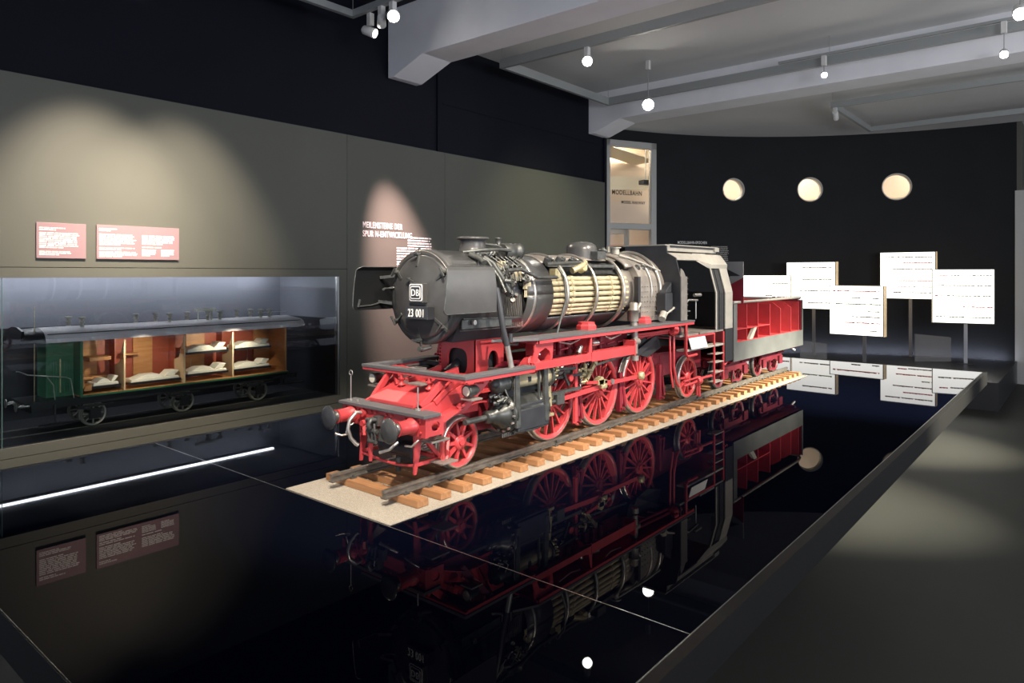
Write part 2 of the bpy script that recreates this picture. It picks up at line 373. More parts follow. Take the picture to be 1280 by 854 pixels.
# door: frame, glass with lettering, half open leaf
def dpt(s_, z, off=0): p = pd0+dv*s_+dn*off; return Vector((p.x, p.y, z))
zr = CH+(342-283)/FPX*((Dd0+Dd1)/2)                       # transom
f = MB()
f.bar(dpt(.03, FZ, .03), dpt(.03, DZ, .03), .07, .06, up=dv).bar(dpt(dl-.05, FZ, .03), dpt(dl-.05, DZ, .03), .07, .10, up=dv)
f.bar(dpt(0, DZ-.05, .03), dpt(dl, DZ-.05, .03), .07, .10).bar(dpt(0, zr, .03), dpt(dl, zr, .03), .06, .09)
door = struct(f.build('door_1', 'frame', bevel=.004))
MB().bar(dpt(.06, (zr+DZ)/2, .03), dpt(dl-.10, (zr+DZ)/2, .03), .008, DZ-zr-.12).build('glass_pane', 'doorglass', door)
drz = atan2(dv.y, dv.x)
for s_, sz, zz, w0 in (('MODELLBAHN', .095, 239, .10), ('MODEL RAILWAY', .062, 250, .27)):
    D = Dd0+.1; z = CH+(342-zz-4)/FPX*D; p = dpt(w0, z, .012)
    o = text(s_, sz, 'blackletter', 'lettering', door, p, (pi/2, 0, drz), .001, .82)
lf = MB(); L0 = dpt(dl*.50, FZ, .10); L1 = dpt(.10, FZ, .62)
for a, b in ((0, .09), (.91, 1)):
    lf.bar(L0.lerp(L1, (a+b)/2)+Vector((0, 0, .02)), L0.lerp(L1, (a+b)/2)+Vector((0, 0, zr-FZ-.02)), .05, .07, up=(L1-L0).normalized())
lf.bar(L0+Vector((0, 0, zr-FZ-.06)), L1+Vector((0, 0, zr-FZ-.06)), .05, .10).bar(L0+Vector((0, 0, .08)), L1+Vector((0, 0, .08)), .05, .14)
leaf = struct(lf.build('door_2', 'frame'))
MB().box(-.05, .05, -.03, .03, -.03, .03).build('door_closer', 'dark', leaf, dpt(.16, zr-.08, .50), bevel=.006)
MB().bar(L0.lerp(L1, .1)+Vector((0, 0, (zr-FZ)/2)), L0.lerp(L1, .9)+Vector((0, 0, (zr-FZ)/2)), .008, zr-FZ-.2).build('glass_pane', 'doorglass', leaf)
# peach wall, cream ceiling field and a shelf of the room seen through the door
struct(MB().bar(dpt(-.2, .2, .95), dpt(dl+.6, .2, .95), .03, 2.2).build('wall_peach', 'peach'))
struct(MB().bar(dpt(-.4, 2.95, .55), dpt(dl+.4, 2.7, .85), .5, .02).build('trim_3', 'creamwall'))
struct(MB().bar(dpt(-.4, 2.25, .75), dpt(dl+.6, 2.35, .75), .04, .22).build('trim_4', 'creamwall'))
pj = thing('projector', 'small black projector hanging behind the door glass above the lettering', 'projector', tuple(at(807, 231, Dd1+.35)), drz)
MB().box(-.09, .09, -.07, .07, .0, .07).build('body', 'dark', pj, bevel=.008); MB().cyl((.05, -.07, .035), (.05, -.09, .035), .022).build('lens', 'steel', pj)
MB().cyl((0, 0, .07), (0, 0, .9), .008).build('mount', 'frame', pj)
# right flank of the partition
E0 = Vector((WC.x+WR*cos(T0), WC.y+WR*sin(T0), 0))
struct(MB().box(E0.x-.02, E0.x+3.2, E0.y-.10, E0.y+.02, FZ, 2.02).build('wall_flank', 'frame'))
struct(MB().box(E0.x, 15.5, E0.y-.06, E0.y+.02, 2.022, 3.05).build('wall_flank_upper', 'wall'))
struct(MB().box(15.5, 15.7, -5, 3.2, FZ, 3.05).build('wall_right', 'wall'))
fl = MB(); lines(fl, E0.x+.12, E0.x+.75, 1.58, 16, .055, .028, 5)
tag(fl.build('wall_lettering', 'letter', None, (0, E0.y-.10, 0)), 'narrow column of white text on the grey end wall at far right', 'wall text')
spot('flank_light', (12.3, -1.6, 2.8), (12.9, .8, 1.1), 30, 45, .8, (1, .86, .80))
# podium behind the platform
struct(MB().box(9.75, 12.6, .83, 4.9, FZ, PZ).build('floor_podium', 'podium'))

# ------------------------------------------------------------------ lighting tracks and spot lamps
def track_frame(name, label, x0, x1, y0, y1, z0, h, sides='lrfb'):
    t = thing(name, label, 'lighting track', ((x0+x1)/2, (y0+y1)/2, z0)); w_ = .04; X = (x1-x0)/2; Y = (y1-y0)/2
    if 'f' in sides: MB().box(-X, -X+w_, -Y, Y, 0, h).build('rail', 'track', t)
    if 'b' in sides: MB().box(X-w_, X, -Y, Y, 0, h).build('rail', 'track', t)
    if 'l' in sides: MB().box(-X+w_, X-w_, Y-w_, Y, 0, h).build('rail', 'track', t)
    if 'r' in sides: MB().box(-X+w_, X-w_, -Y, -Y+w_, 0, h).build('rail', 'track', t)
    top = 3.3 if x1 < 4.3 else (3.18 if x1 < 8.05 else 3.02)
    for sx in (-1, 1):
        for sy in (-1, 1): MB().cyl((sx*(X-.02), sy*(Y-.02), h), (sx*(X-.02), sy*(Y-.02), top-z0), .003, n=6).build('hanger_wire', 'steel', t)
    return t
track_frame('lighting_track', 'grey rectangular lighting track hanging in front of the nearest beam, top left', 1.2, 3.56, 2.0, 4.68, 2.92, .055)
track_frame('lighting_track', 'long grey lighting track frame between the two concrete beams', 5.38, 7.45, -1.2, 4.66, 2.92, .09)
track_frame('lighting_track', 'pale lighting track frame hanging under the rear ceiling before the curved wall', 9.0, 10.9, -1.5, 2.45, 2.84, .07)
lt = tag(MB().box(7.30, 7.33, -1.0, 2.5, 2.99, 3.015).build('lighting_track', 'track'), 'thin single lighting rail alongside the rear concrete beam', 'lighting track')
for k in (0,): MB().cyl((7.315, 2.0, 3.015), (7.315, 2.0, 3.18), .003, n=6).build('hanger_wire', 'steel', lt)
def lamp(label, loc, aim, on=True, scale=1.0, top=None, mlens=None):
    t = thing('track_spotlight', label, 'spotlight', loc, 0, 'track spotlights'); d = (Vector(aim)-Vector(loc)).normalized()
    s_ = scale; o = Vector((0, 0, 0))
    MB().lathe([(.028*s_, -.07*s_), (.036*s_, -.06*s_), (.040*s_, .045*s_), (.036*s_, .05*s_), (.034*s_, .04*s_)], o, d, 24).build('lamp_head', 'lampwhite', t)
    MB().lathe([(.0001, .042*s_), (.034*s_, .042*s_)], o, d, 24).build('lens', 'lamp_on' if on else 'dimlamp', t)
    side = Vector((-d.y, d.x, 0)); side = side.normalized() if side.length > .01 else Vector((0, 1, 0))
    tz = (top-loc[2]) if top else .12
    MB().box(-.022, .022, -.022, .022, max(tz-.10, .02), tz).build('driver_box', 'lampwhite', t, (0, 0, 0), bevel=.003)
    MB().bar(Vector((0, 0, max(tz-.10, .02)+.01)), Vector((0, 0, .02)), .007, .008).build('bracket', 'track', t)
    return t
def pt(u, v, z): D = (z-CH)*FPX/(342-v); return tuple(at(u, v, D))
CP = (0, 0, CH)
lamp('lit white spotlight turned to the right, left of the pair at top left', pt(463, 40, 2.77), (4.4, 2.6, 1.9), True, 1.0, 2.92)
lamp('lit white round spotlight facing the camera, right of the pair at top left', pt(491, 20, 2.81), (1.0, .5, 1.0), True, 1.25, 2.92)
lamp('white lamp body turned away beside the pair at top left', pt(477, 27, 2.80), (5, 6, 2.0), False, .9, 2.92)
lamp('glaring spotlight on the long track frame above the boiler', pt(734, 75, 2.802), (2.0, 1.2, .5), True, 1.25, 2.92)
lamp('brightest glaring spotlight in front of the rear beam above the door', pt(810, 130, 2.70), (2.0, 1.0, .5), True, 1.7, 3.18)
lamp('small glaring spotlight on the thin rail, left of the two', pt(1030, 93, 2.805), (3, .5, .5), True, .75, 2.99)
lamp('small glaring spotlight on the thin rail, right of the two', pt(1255, 67, 2.714), (3, .2, .5), True, .9, 2.99)
lamp('bright spotlight cut by the upper right corner of the picture', pt(1275, 15, 2.86), (3, 0, .5), True, 1.35, 3.18)
lamp('unlit spotlight hanging on the left end of the rear track frame', pt(1044, 145, 2.74), (12, 3, 1), False, 1.0, 2.84)

# ------------------------------------------------------------------ glossy exhibition platform
pf = thing('exhibition_platform', 'low black platform with mirror gloss top that carries the locomotive', 'platform', (3.7, 2.065, FZ))
P = (-3.7, -2.065, -FZ); G = .002
for (x0, x1) in ((.5, 1.466-G), (1.466+G, 6.9)):
    MB().box(x0, x1, .70, 3.46, -.03, 0).build('gloss_panel', 'gloss', pf, P)
MB().box(1.4645, 1.4675, .70, 3.46, -.02, .0).build('joint_strip', 'edge', pf, P)
MB().box(.49, 6.91, .665, .695, -.10, .0).box(.49, 6.91, 3.462, 3.49, -.10, 0).box(.494, .498, .665, 3.49, -.10, .0).box(6.902, 6.93, .665, 3.49, -.10, .0).build('edge_frame', 'slab', pf, P)
MB().box(.49, 6.91, .696, .699, -.02, .0).box(.4985, .4998, .70, 3.46, -.02, .0).build('edge_trim', 'edge', pf, P)
MB().box(1.0, 6.4, 1.9, 3.0, FZ, -.032).build('plinth', 'dark', pf, P)
gb = tag(MB().box(1.469, 5.76, 1.742, 2.342, .0006, .004).build('gravel_bed', 'gravel'), 'long strip of pale fine gravel laid under the track on the black platform', 'gravel bed')

# ------------------------------------------------------------------ track
X0, YC = 1.941, 2.045
def on(x, y, z): return (x-X0, y-YC, z)
tr = thing('railway_track', 'model railway track of two steel rails on light oak sleepers under the locomotive', 'railway track', (3.65, YC, .004))
TR = (X0-3.65, 0, -.004)
sl = MB().box(-.026, .026, -.265, .265, .005, .031).build('sleeper', 'wood', tr, (1.655-3.65, .005, -.004), bevel=.002)
k = 1
while 1.655+k*.1125 < 5.72:
    copy_part(sl, tr, (1.655+k*.1125-3.65, .005+random.uniform(-.003, .003), -.004)); k += 1
for s_ in (-1, 1):
    y = s_*.1515
    prof = [(-.0135, .033), (.0135, .033), (.0135, .0365), (.003, .039), (.003, .049), (.0075, .052), (.0075, .0615), (-.0075, .0615), (-.0075, .052), (-.003, .049), (-.003, .039), (-.0135, .0365)]
    MB().prism([(y+a, b-.004+.0) for a, b in prof], 'x', 1.566-3.65, 5.74-3.65).build('rail', 'rail', tr)
    MB().box(1.566-3.65, 5.74-3.65, y-.013, y+.013, .0272, .0292).build('rail_pad', 'dark', tr)
cl = MB()
for s_ in (-1, 1):
    for e in (-1, 1):
        y = s_*.1515+e*.021
        cl.box(-.012, .012, y-.007, y+.007, .027, .033); cl.cyl((0, y, .033), (0, y, .039), .004, n=6)
cl0 = cl.build('rail_clip', 'iron', tr, (1.655-3.65, 0, 0))
for j in range(1, k): copy_part(cl0, tr, (1.655+j*.1125-3.65, 0, 0))
fp = MB()
for x in (2.62, 4.1): fp.box(x-3.65-.045, x-3.65+.045, -.1515-.012, -.1515-.006, .034, .048)
fp.build('fish_plate', 'iron', tr)

# ------------------------------------------------------------------ locomotive
RT = .0615; ZC = .724
lo = thing('steam_locomotive', 'black and red cutaway steam locomotive model numbered 23 001 on the track', 'locomotive', (X0, YC, RT))
LP = (0, 0, -RT)
def part(mb, name, m, parent=None, bevel=0, loc=None, stuff=False):
    return mb.build(name, m, parent if parent is not None else lo, loc if loc is not None else (LP if parent is None else (0, 0, 0)), bevel, stuff=stuff)
def arc_shell(mb, x0, x1, r, t, a0, a1, n=32, zc=ZC, r1=None):
    r1 = r if r1 is None else r1; v = []
    for i in range(n+1):
        a = radians(a0+(a1-a0)*i/n)
        for (x, rr) in ((x0, r), (x1, r1), (x0, r-t), (x1, r1-t)): v.append((x, -rr*cos(a), zc+rr*sin(a)))
    f = []
    for i in range(n):
        a = i*4; b = a+4; f += [(a, b, b+1, a+1), (a+2, a+3, b+3, b+2), (a, a+2, b+2, b), (a+1, b+1, b+3, a+3)]
    f += [(0, 1, 3, 2), (n*4, n*4+2, n*4+3, n*4+1)]
    return mb.add(v, f, True)
def wheel(par, x, R, ns, zc, y=.15, hub=.2, cw=None, m='red', tyre='steel', spw=.012, base=0, th=.026, rim=.11):
    for s_ in (-1, 1):
        w_ = MB(); o = Vector((0, 0, 0)); ri = R*(1-rim)-.004; yo = s_*th/2
        w_.lathe([(R-.004, -th/2), (R-.004, th/2), (ri, th/2), (ri, -th/2), (R-.004, -th/2)], o, (0, 1, 0), 48)
        w_.lathe([(R*hub*.4, th*.62), (R*hub, th*.62), (R*hub*1.05, 0), (R*hub, -th*.62), (R*hub*.4, -th*.62)], o, (0, 1, 0), 24)
        w_.cyl((0, -th*.8, 0), (0, th*.8, 0), R*hub*.42)
        for i in range(ns):
            a = 2*pi*(i+.5)/ns; c, d = cos(a), sin(a)
            w_.bar((c*R*hub*.9, 0, d*R*hub*.9), (c*(ri+.003), 0, d*(ri+.003)), th*.7, spw*1.35, up=(0, 1, 0) if False else (-d, 0, c), w1=th*.5, h1=spw*.75)
        if cw:
            a0, a1 = radians(cw[0]), radians(cw[1]); pts = [((ri+.002)*cos(a0+(a1-a0)*i/14), (ri+.002)*sin(a0+(a1-a0)*i/14)) for i in range(15)]
            w_.prism(pts, 'y', -th*.45, th*.45)
        wo = w_.build('wheel', m, par, (x, s_*y, zc-base))
        tm = MB().lathe([(R-.007, -th/2-.001), (R, -th/2+.001), (R, th/2-.001), (R-.007, th/2+.001), (R-.010, 0), (R-.007, -th/2-.001)], o, (0, 1, 0), 56)
        tm.lathe([(R-.003, -s_*(th/2+.004)), (R+.006, -s_*(th/2+.004)), (R+.006, -s_*(th/2)), (R-.003, -s_*th/2), (R-.003, -s_*(th/2+.004))], o, (0, 1, 0), 56)
        tm.build('tyre', tyre, wo)
ZB = 0
DX = (.59, .99, 1.39)
wheel(lo, 0, .10, 9, RT+.1005, hub=.28, spw=.011, base=RT, th=.03, rim=.15)
for i, x in enumerate(DX): wheel(lo, x, .175, 16, RT+.1755, hub=.20, cw=[(255, 325), (-75, 15), (245, 315)][i] if i == 1 else (285, 345), spw=.0085, base=RT, rim=.11)
wheel(lo, 1.98, .125, 11, RT+.1255, hub=.24, spw=.010, base=RT, rim=.13)
ax = MB()
for x, R in ((0, .1), (DX[0], .175), (DX[1], .175), (DX[2], .175), (1.98, .125)): ax.cyl((x, -.14, RT+R), (x, .14, RT+R), .014)
part(ax, 'axle', 'iron')
# frame plates
fr = MB()
for s_ in (-1, 1):
    pl = [(-.23, .235), (-.23, .30), (.1, .34), (.30, .44), (1.5, .42), (1.62, .36), (2.25, .34), (2.25, .26), (1.75, .24), (1.6, .20), (.4, .20), (.25, .17), (-.02, .185), (-.12, .20)]
    fr.prism(pl, 'y', s_*.106, s_*.118)
for x in (.3, .79, 1.19, 1.6, 2.2): fr.box(x-.006, x+.006, -.106, .106, .22, .40 if x < 1.5 else .33)
part(fr, 'main_frame', 'darkred')  # shade between the frames put into the darker red
# leaf springs, brake hangers
sp = MB()
for x in (.79, 1.19, 1.62):
    sp.box(x-.012, x+.012, -.168, -.145, .10, .30).bar((x+.012, -.157, .30), (x+.05, -.157, .12), .02, .018)
    sp.cyl((x, -.19, .115), (x, .19, .115), .006)
part(sp, 'brake_hanger', 'darkred')  # darker red carries the shade behind the wheels
bs = MB()
for x in (.79, 1.19, 1.60):
    pts = [(x+.028*cos(a)+.004, RT+.17+.12*sin(a)) for a in [radians(-40+80*i/8) for i in range(9)]]
    bs.tube([(p[0], -.155, p[1]-.02) for p in pts], .010, 6)
part(bs, 'brake_shoe', 'darkred')
# buffer beam, deck, buffers
bb = MB().box(-.255, -.24, -.24, .24, .232, .303).box(-.24, -.12, -.06, -.048, .235, .30).box(-.24, -.12, .048, .06, .235, .30)
bb.holed((-.24, -.165, .235, .303), (-.205, .268, .020, .016, 2.2), 'y', -.24, -.232).holed((-.24, -.165, .235, .303), (-.205, .268, .020, .016, 2.2), 'y', .232, .24)
for y in (-.215, -.135, .135, .215):
    for z in (.25, .29): bb.cyl((-.255, y, z), (-.261, y, z), .005, n=6)
for y in (-.06, -.03, .03, .06): bb.cyl((-.255, y, .292), (-.262, y, .292), .005, n=6)
beamo = part(bb, 'buffer_beam', 'red', bevel=.0015)
part(MB().box(-.270, -.185, -.247, .247, .3035, .316), 'front_deck', 'tread', bevel=.002)
for s_ in (-1, 1):
    bf = MB().lathe([(.031, 0), (.031, .012), (.0265, .016), (.0255, .075), (.0275, .078)], (-.255, s_*.175, .27), (-1, 0, 0), 28)
    o = part(bf, 'buffer', 'red')
    MB().lathe([(.021, .07), (.021, .088), (.0125, .09), (.0125, .112)], (-.255, s_*.175, .27), (-1, 0, 0), 24).build('plunger', 'iron', o)
    MB().lathe([(.0125, .104), (.042, .108), (.045, .112), (.044, .116), (.030, .120), (.0001, .122)], (-.255, s_*.175, .27), (-1, 0, 0), 36).build('buffer_head', 'black' if s_ > 0 else 'smoke', o)
# coupling, hoses, handle
hk = MB().box(-.285, -.255, -.012, .012, .25, .285).tube([(-.285, 0, .272), (-.305, 0, .276), (-.317, 0, .262), (-.310, 0, .245)], .008, 8)
for s_ in (-1, 1): hk.tube([(-.30, s_*.012, .262), (-.305, s_*.020, .235), (-.300, s_*.020, .205), (-.30, s_*.012, .19)], .0045, 6)
hk.cyl((-.30, -.03, .235), (-.30, .03, .235), .008, n=10).cyl((-.30, -.022, .195), (-.30, .022, .195), .007, n=10).cyl((-.30, 0, .195), (-.30, 0, .235), .005)
hk.box(-.295, -.26, .018, .045, .235, .275).box(-.29, -.27, -.05, -.022, .20, .24)
for i in range(6): hk.cyl((-.265-i*.006, .012+random.uniform(-.01, .02), .21+i*.012), (-.265-i*.006, .04, .21+i*.012), .007, n=8)
part(hk, 'screw_coupling', 'iron')
hs = MB().tube([(-.262, .105, .283), (-.29, .108, .288), (-.318, .112, .262), (-.325, .112, .23), (-.318, .105, .195), (-.30, .098, .172), (-.292, .092, .165)], .0075, 10)
part(hs, 'brake_hose', 'steel')
part(MB().cyl((-.258, .10, .283), (-.27, .10, .283), .014).cyl((-.26, .095, .245), (-.275, .095, .245), .012).bar((-.262, .10, .25), (-.27, .085, .20), .012, .02), 'hose_fitting', 'red')
h2 = MB().tube([(-.262, .16, .235), (-.285, .165, .225), (-.29, .17, .20)], .004).tube([(-.27, .17, .195), (-.30, .185, .19), (-.315, .205, .198)], .004)
h2.tube([(-.262, -.10, .20), (-.295, -.09, .178), (-.31, -.055, .165)], .006).tube([(-.26, -.21, .225), (-.285, -.2, .205), (-.28, -.16, .2)], .004)
part(h2, 'coupling_handle', 'steel')
part(MB().bar((-.285, .03, .20), (-.285, .028, .115), .012, .02, w1=.006, h1=.010), 'coupling_weight', 'red')
# shunter hand rod with ring
sr = MB().cyl((-.245, .20, .316), (-.245, .20, .415), .0022, n=8).cyl((-.245, .20, .316), (-.245, .20, .322), .008).cyl((-.235, .17, .316), (-.235, .17, .321), .006)
sr.tube([(-.245+.0*cos(a), .20+.010*cos(a), .425+.010*sin(a)) for a in [2*pi*i/14 for i in range(14)]], .002, 6, True)
part(sr, 'marker_rod', 'steel')
part(MB().cyl((-.21, -.15, .316), (-.21, -.15, .40), .003, n=8).cyl((-.21, -.15, .316), (-.21, -.15, .322), .012), 'grab_iron', 'steel')
# rail guards and lower cross bars
rg = MB()
for s_ in (-1, 1):
    y = s_*.155
    rg.prism([(-.235, .235), (-.195, .235), (-.208, .15), (-.225, .085), (-.236, .085), (-.232, .15)], 'y', y-.004, y+.004)
    rg.bar((-.20, y, .23), (-.11, y, .13), .012, .016).bar((-.225, y, .12), (-.09, y, .12), .010, .014)
    rg.box(-.10, -.075, y-.005, y+.005, .10, .26)
rg.tube([(-.225, -.155, .115), (-.215, -.05, .10), (-.215, .05, .10), (-.225, .155, .115)], .006)
rg.bar((-.12, -.15, .13), (-.12, .15, .13), .02, .012)
part(rg, 'rail_guard', 'red')
ud = MB().cyl((-.17, -.09, .15), (-.17, .09, .15), .030).cyl((-.13, -.04, .10), (-.13, .04, .10), .022).box(-.2, -.08, -.03, .03, .16, .22).cyl((-.2, -.03, .07), (-.2, -.03, .12), .010)
part(ud, 'underframe_gear', 'dark')
st = MB().box(-.215, -.125, -.23, -.165, .205, .212).box(-.165, -.085, -.235, -.165, .118, .124)
part(st, 'step_plate', 'fire', bevel=.001)
stb = MB().bar((-.14, -.20, .205), (-.12, -.19, .12), .01, .02).bar((-.10, -.19, .12), (-.06, -.16, .20), .01, .014)
part(stb, 'step_bracket', 'red')
# sloping front cover, braces, splash guard
cv = MB().prism([(-.205, .316), (-.205, .33), (-.06, .385), (.06, .385), (.06, .37)], 'y', -.12, .14)
cv.prism([(-.205, .32), (.10, .41), (.10, .27), (-.205, .27)], 'y', -.165, -.153).prism([(-.205, .32), (.10, .41), (.10, .27), (-.205, .27)], 'y', .153, .165)
part(cv, 'front_cover', 'red', bevel=.002)
br = MB()
for s_ in (-1, 1):
    br.bar((-.185, s_*.14, .322), (-.075, s_*.16, .42), .014, .026).bar((-.10, s_*.09, .37), (-.075, s_*.14, .425), .016, .02)
    br.bar((-.05, s_*.21, .30), (.04, s_*.26, .42), .012, .04).bar((-.07, s_*.05, .385), (.1, s_*.05, .42), .016, .03)
    br.bar((-.14, s_*.165, .335), (-.02, s_*.165, .41), .01, .02)
part(br, 'diagonal_brace', 'red', bevel=.001)
pp = MB()
for s_ in (-.10, .06):
    pp.cyl((-.105, s_, .365), (-.105, s_, .425), .007).lathe([(.016, 0), (.016, .006), (.008, .008), (.008, .02), (.014, .022), (.014, .028)], (-.105, s_, .375), (0, 0, 1), 16)
part(pp, 'guide_post', 'red')
part(MB().box(-.15, -.10, -.10, -.03, .392, .398).box(-.03, .03, .06, .12, .40, .43), 'small_step', 'fire')
fd = MB(); v = []
for i in range(13):
    t = i/12; x = -.185+.27*t; z = .258+.062*sin(t*pi*.60); v.append((x, z))
fd.prism(v+[(x, z-.004) for x, z in reversed(v)], 'y', -.225, -.135).prism(v+[(x, z-.004) for x, z in reversed(v)], 'y', .135, .225)
part(fd, 'wheel_guard', 'red')
# front footplate, a raised rim in U shape, and the channel beam
rm = MB().box(-.115, -.072, -.30, .30, .428, .440)
for s_ in (-1, 1): rm.box(-.072, .30, s_*.30, s_*.245, .428, .440)
part(rm, 'front_footplate', 'tread', bevel=.001)
rr_ = MB().box(-.112, -.10, -.297, .297, .418, .4275)
for s_ in (-1, 1): rr_.box(-.10, .30, s_*.297, s_*.285, .414, .4275).box(.0, .012, s_*.285, s_*.13, .40, .4275).bar((.05, s_*.28, .42), (.12, s_*.13, .36), .008, .03)
part(rr_, 'footplate_edge', 'red')
ch = MB()
for s_ in (-1, 1):
    ch.box(.30, .716, s_*.297, s_*.289, .424, .449).box(.30, .716, s_*.30, s_*.272, .420, .425).box(.30, .716, s_*.292, s_*.262, .447, .4505)
    ch.box(.716, 1.105, s_*.30, s_*.288, .415, .458).box(.716, 1.105, s_*.288, s_*.255, .454, .458).box(1.098, 1.110, s_*.302, s_*.235, .408, .485)
    ch.prism([(.716, .532), (.728, .532), (.728, .42), (.665, .42), (.665, .45), (.70, .458)], 'y', s_*.296, s_*.29)
    ch.box(.722, .728, s_*.296, s_*.20, .42, .532)
part(ch, 'channel_beam', 'red', bevel=.001)
# running boards
rb = MB(); re = MB(); ga = MB()
for s_ in (-1, 1):
    rb.prism([(.315, s_*.302), (1.78, s_*.302), (1.78, s_*.20), (.14, s_*.20), (.17, s_*.235)], 'z', .541, .5515)
    re.box(.315, 1.775, s_*.300, s_*.292, .527, .5405).box(.316, .324, s_*.30, s_*.20, .527, .5405).box(.324, 1.775, s_*.292, s_*.12, .536, .5405)
    pts = [(.315, .5265), (.44, .5265), (.44, .505), (.435, .455), (.425, .455), (.415, .49), (.385, .505), (.345, .49), (.322, .45), (.305, .41), (.30, .44), (.315, .49)]
    ga.prism(pts, 'y', s_*.285, s_*.277)
    ga.box(.42, .428, s_*.284, s_*.15, .45, .526)
part(rb, 'running_board', 'tread', bevel=.001); part(re, 'running_board_edge', 'red'); part(ga, 'arched_bracket', 'red')
part(MB().lathe([(.04, 0), (.04, .07), (.028, .085), (.028, .1)], (.36, -.19, .405), (-.3, -.7, .4), 20).lathe([(.03, 0), (.03, .05)], (.45, -.2, .43), (0, -1, .2), 16), 'steam_pipe_elbow', 'red')
bx = MB()
for x in (.82, 1.36): bx.lathe([(.048, 0), (.048, .018), (.04, .026), (.04, .036)], (x, -.20, .5515), (0, 0, 1), 8, smooth=False)
part(bx, 'lubricator', 'red')
# saddle
sa = MB()
sa.holed((-.105, .105, .34, .55), (-.0, .45, .058, .055, 3.0), 'x', .148, .158).holed((-.105, .105, .34, .55), (0, .45, .058, .055, 3.0), 'x', .312, .322)
for s_ in (-1, 1): sa.holed((.148, .322, .34, .55), (.255, .445, .032, .048, 2.2), 'y', s_*.108, s_*.098)
sa.box(.10, .38, -.14, .14, .33, .342).prism([(-.108, .55), (-.108, .60), (.108, .60), (.108, .55)], 'x', .148, .322)
for i in range(13): sa.cyl((.149, .098, .355+i*.015), (.143, .098, .355+i*.015), .004, n=6)
part(sa, 'smokebox_saddle', 'red')
part(MB().box(.17, .30, -.07, .07, .36, .50).cyl((.1, .02, .40), (.2, .02, .45), .02), 'blast_pipe', 'dark')
# smokebox + door
sb = MB().lathe([(.172, -.045), (.190, -.045), (.1915, -.035), (.1915, -.01), (.188, -.008), (.188, .235), (.182, .235), (.182, .20)], (0, 0, ZC), (1, 0, 0), 64)
part(sb, 'smokebox', 'smoke')
part(MB().prism([(-.17, .64), (.17, .64), (.115, .545), (-.115, .545)], 'x', .0, .30), 'smokebox_skirt', 'black', bevel=.004)
dr_ = MB().lathe([(.0001, -.085), (.03, -.0845), (.08, -.079), (.13, -.067), (.16, -.056), (.1665, -.052), (.1665, -.045), (.174, -.043)], (0, 0, ZC), (1, 0, 0), 64)
sd = part(dr_, 'smokebox_door', 'smoke')
hg = MB()
for a in (95, 145, 35, 215, 268, 318, 0):
    t = radians(a); c, d = cos(t), sin(t); R_ = .172
    o = Vector((-.060, -R_*c, ZC+R_*d)); i_ = Vector((-.068, -(R_-.05)*c, ZC+(R_-.05)*d)); u_ = Vector((-.050, -(R_+.022)*c, ZC+(R_+.022)*d))
    if a == 0: continue
    hg.bar(i_, u_, .010, .008, up=(-1, 0, 0)); hg.cyl(o+Vector((.01, 0, 0)), o-Vector((.018, 0, 0)), .007, n=8)
    tt = Vector((0, d, c))*.020; hg.bar(o-Vector((.020, 0, 0))-tt, o-Vector((.020, 0, 0))+tt, .006, .007, up=(-1, 0, 0))
part(hg, 'door_clamp', 'iron')
part(MB().cyl((-.083, .035, ZC+.072), (-.098, .035, ZC+.072), .005).bar((-.096, .042, ZC+.074), (-.10, -.01, ZC+.058), .006, .007).bar((-.10, -.01, ZC+.058), (-.085, -.012, ZC+.038), .006, .007), 'door_handle', 'iron')
part(MB().tube([(-.04, .17, ZC+.035), (-.075, .20, ZC+.03), (-.09, .19, ZC+.028)], .005).cyl((-.03, -.03, .525), (-.075, -.02, .515), .008).cyl((-.07, -.02, .52), (-.085, -.02, .52), .010), 'door_fitting', 'iron')
ht = []; 
for i in range(21): a = radians(28+124*i/20); ht.append((-.058, -.183*cos(a), ZC+.183*sin(a)))
part(MB().tube(ht, .0022, 6), 'handrail', 'fire')
# emblem plate: two letters in a rounded double frame
def rrect(cy, cz, hw, hh, r, n=5):
    p = []
    for sx, sy, a0 in ((1, 1, 0), (-1, 1, 90), (-1, -1, 180), (1, -1, 270)):
        for i in range(n+1): a = radians(a0+90*i/n); p.append((cy+sx*(hw-r)+r*cos(a), cz+sy*(hh-r)+r*sin(a)))
    return p
EY, EZ = -.021, .743
pl = part(MB().box(-.105, -.078, EY-.042, EY+.034, EZ-.040, EZ+.036), 'emblem_plate', 'smoke', bevel=.002)
MB().prism(rrect(EY-.004, EZ, .036, .033, .008), 'x', -.1075, -.1048).build('emblem_field', 'letter', pl)
MB().prism(rrect(EY-.004, EZ, .0325, .0295, .007), 'x', -.1085, -.1066).build('emblem_ground', 'black', pl)
MB().prism(rrect(EY-.004, EZ, .028, .025, .008), 'x', -.1095, -.1076).build('emblem_ring', 'letter', pl)
MB().prism(rrect(EY-.004, EZ, .0245, .0215, .006), 'x', -.1105, -.1086).build('emblem_ground', 'black', pl)
text('DB', .037, 'letter', 'emblem_letters', pl, (-.1108, EY-.004, EZ-.013), (pi/2, 0, -pi/2), .0008, .92, 'CENTER')
npz = .669; npy = -.026
nb = part(MB().box(-.112, -.074, npy-.070, npy+.055, npz-.030, npz+.020), 'number_plate', 'black', bevel=.002)
text('23 001', .044, 'letter', 'number', nb, (-.1135, npy-.0075, npz-.0205), (pi/2, 0, -pi/2), .0008, .70, 'CENTER')
# chimney
cm = MB().lathe([(.075, 0), (.060, .012), (.056, .03), (.054, .058), (.056, .062), (.068, .064), (.070, .070), (.067, .075), (.052, .074), (.048, .05), (.048, .0)], (.245, 0, .898), (0, 0, 1), 40)
part(cm, 'chimney', 'smoke')
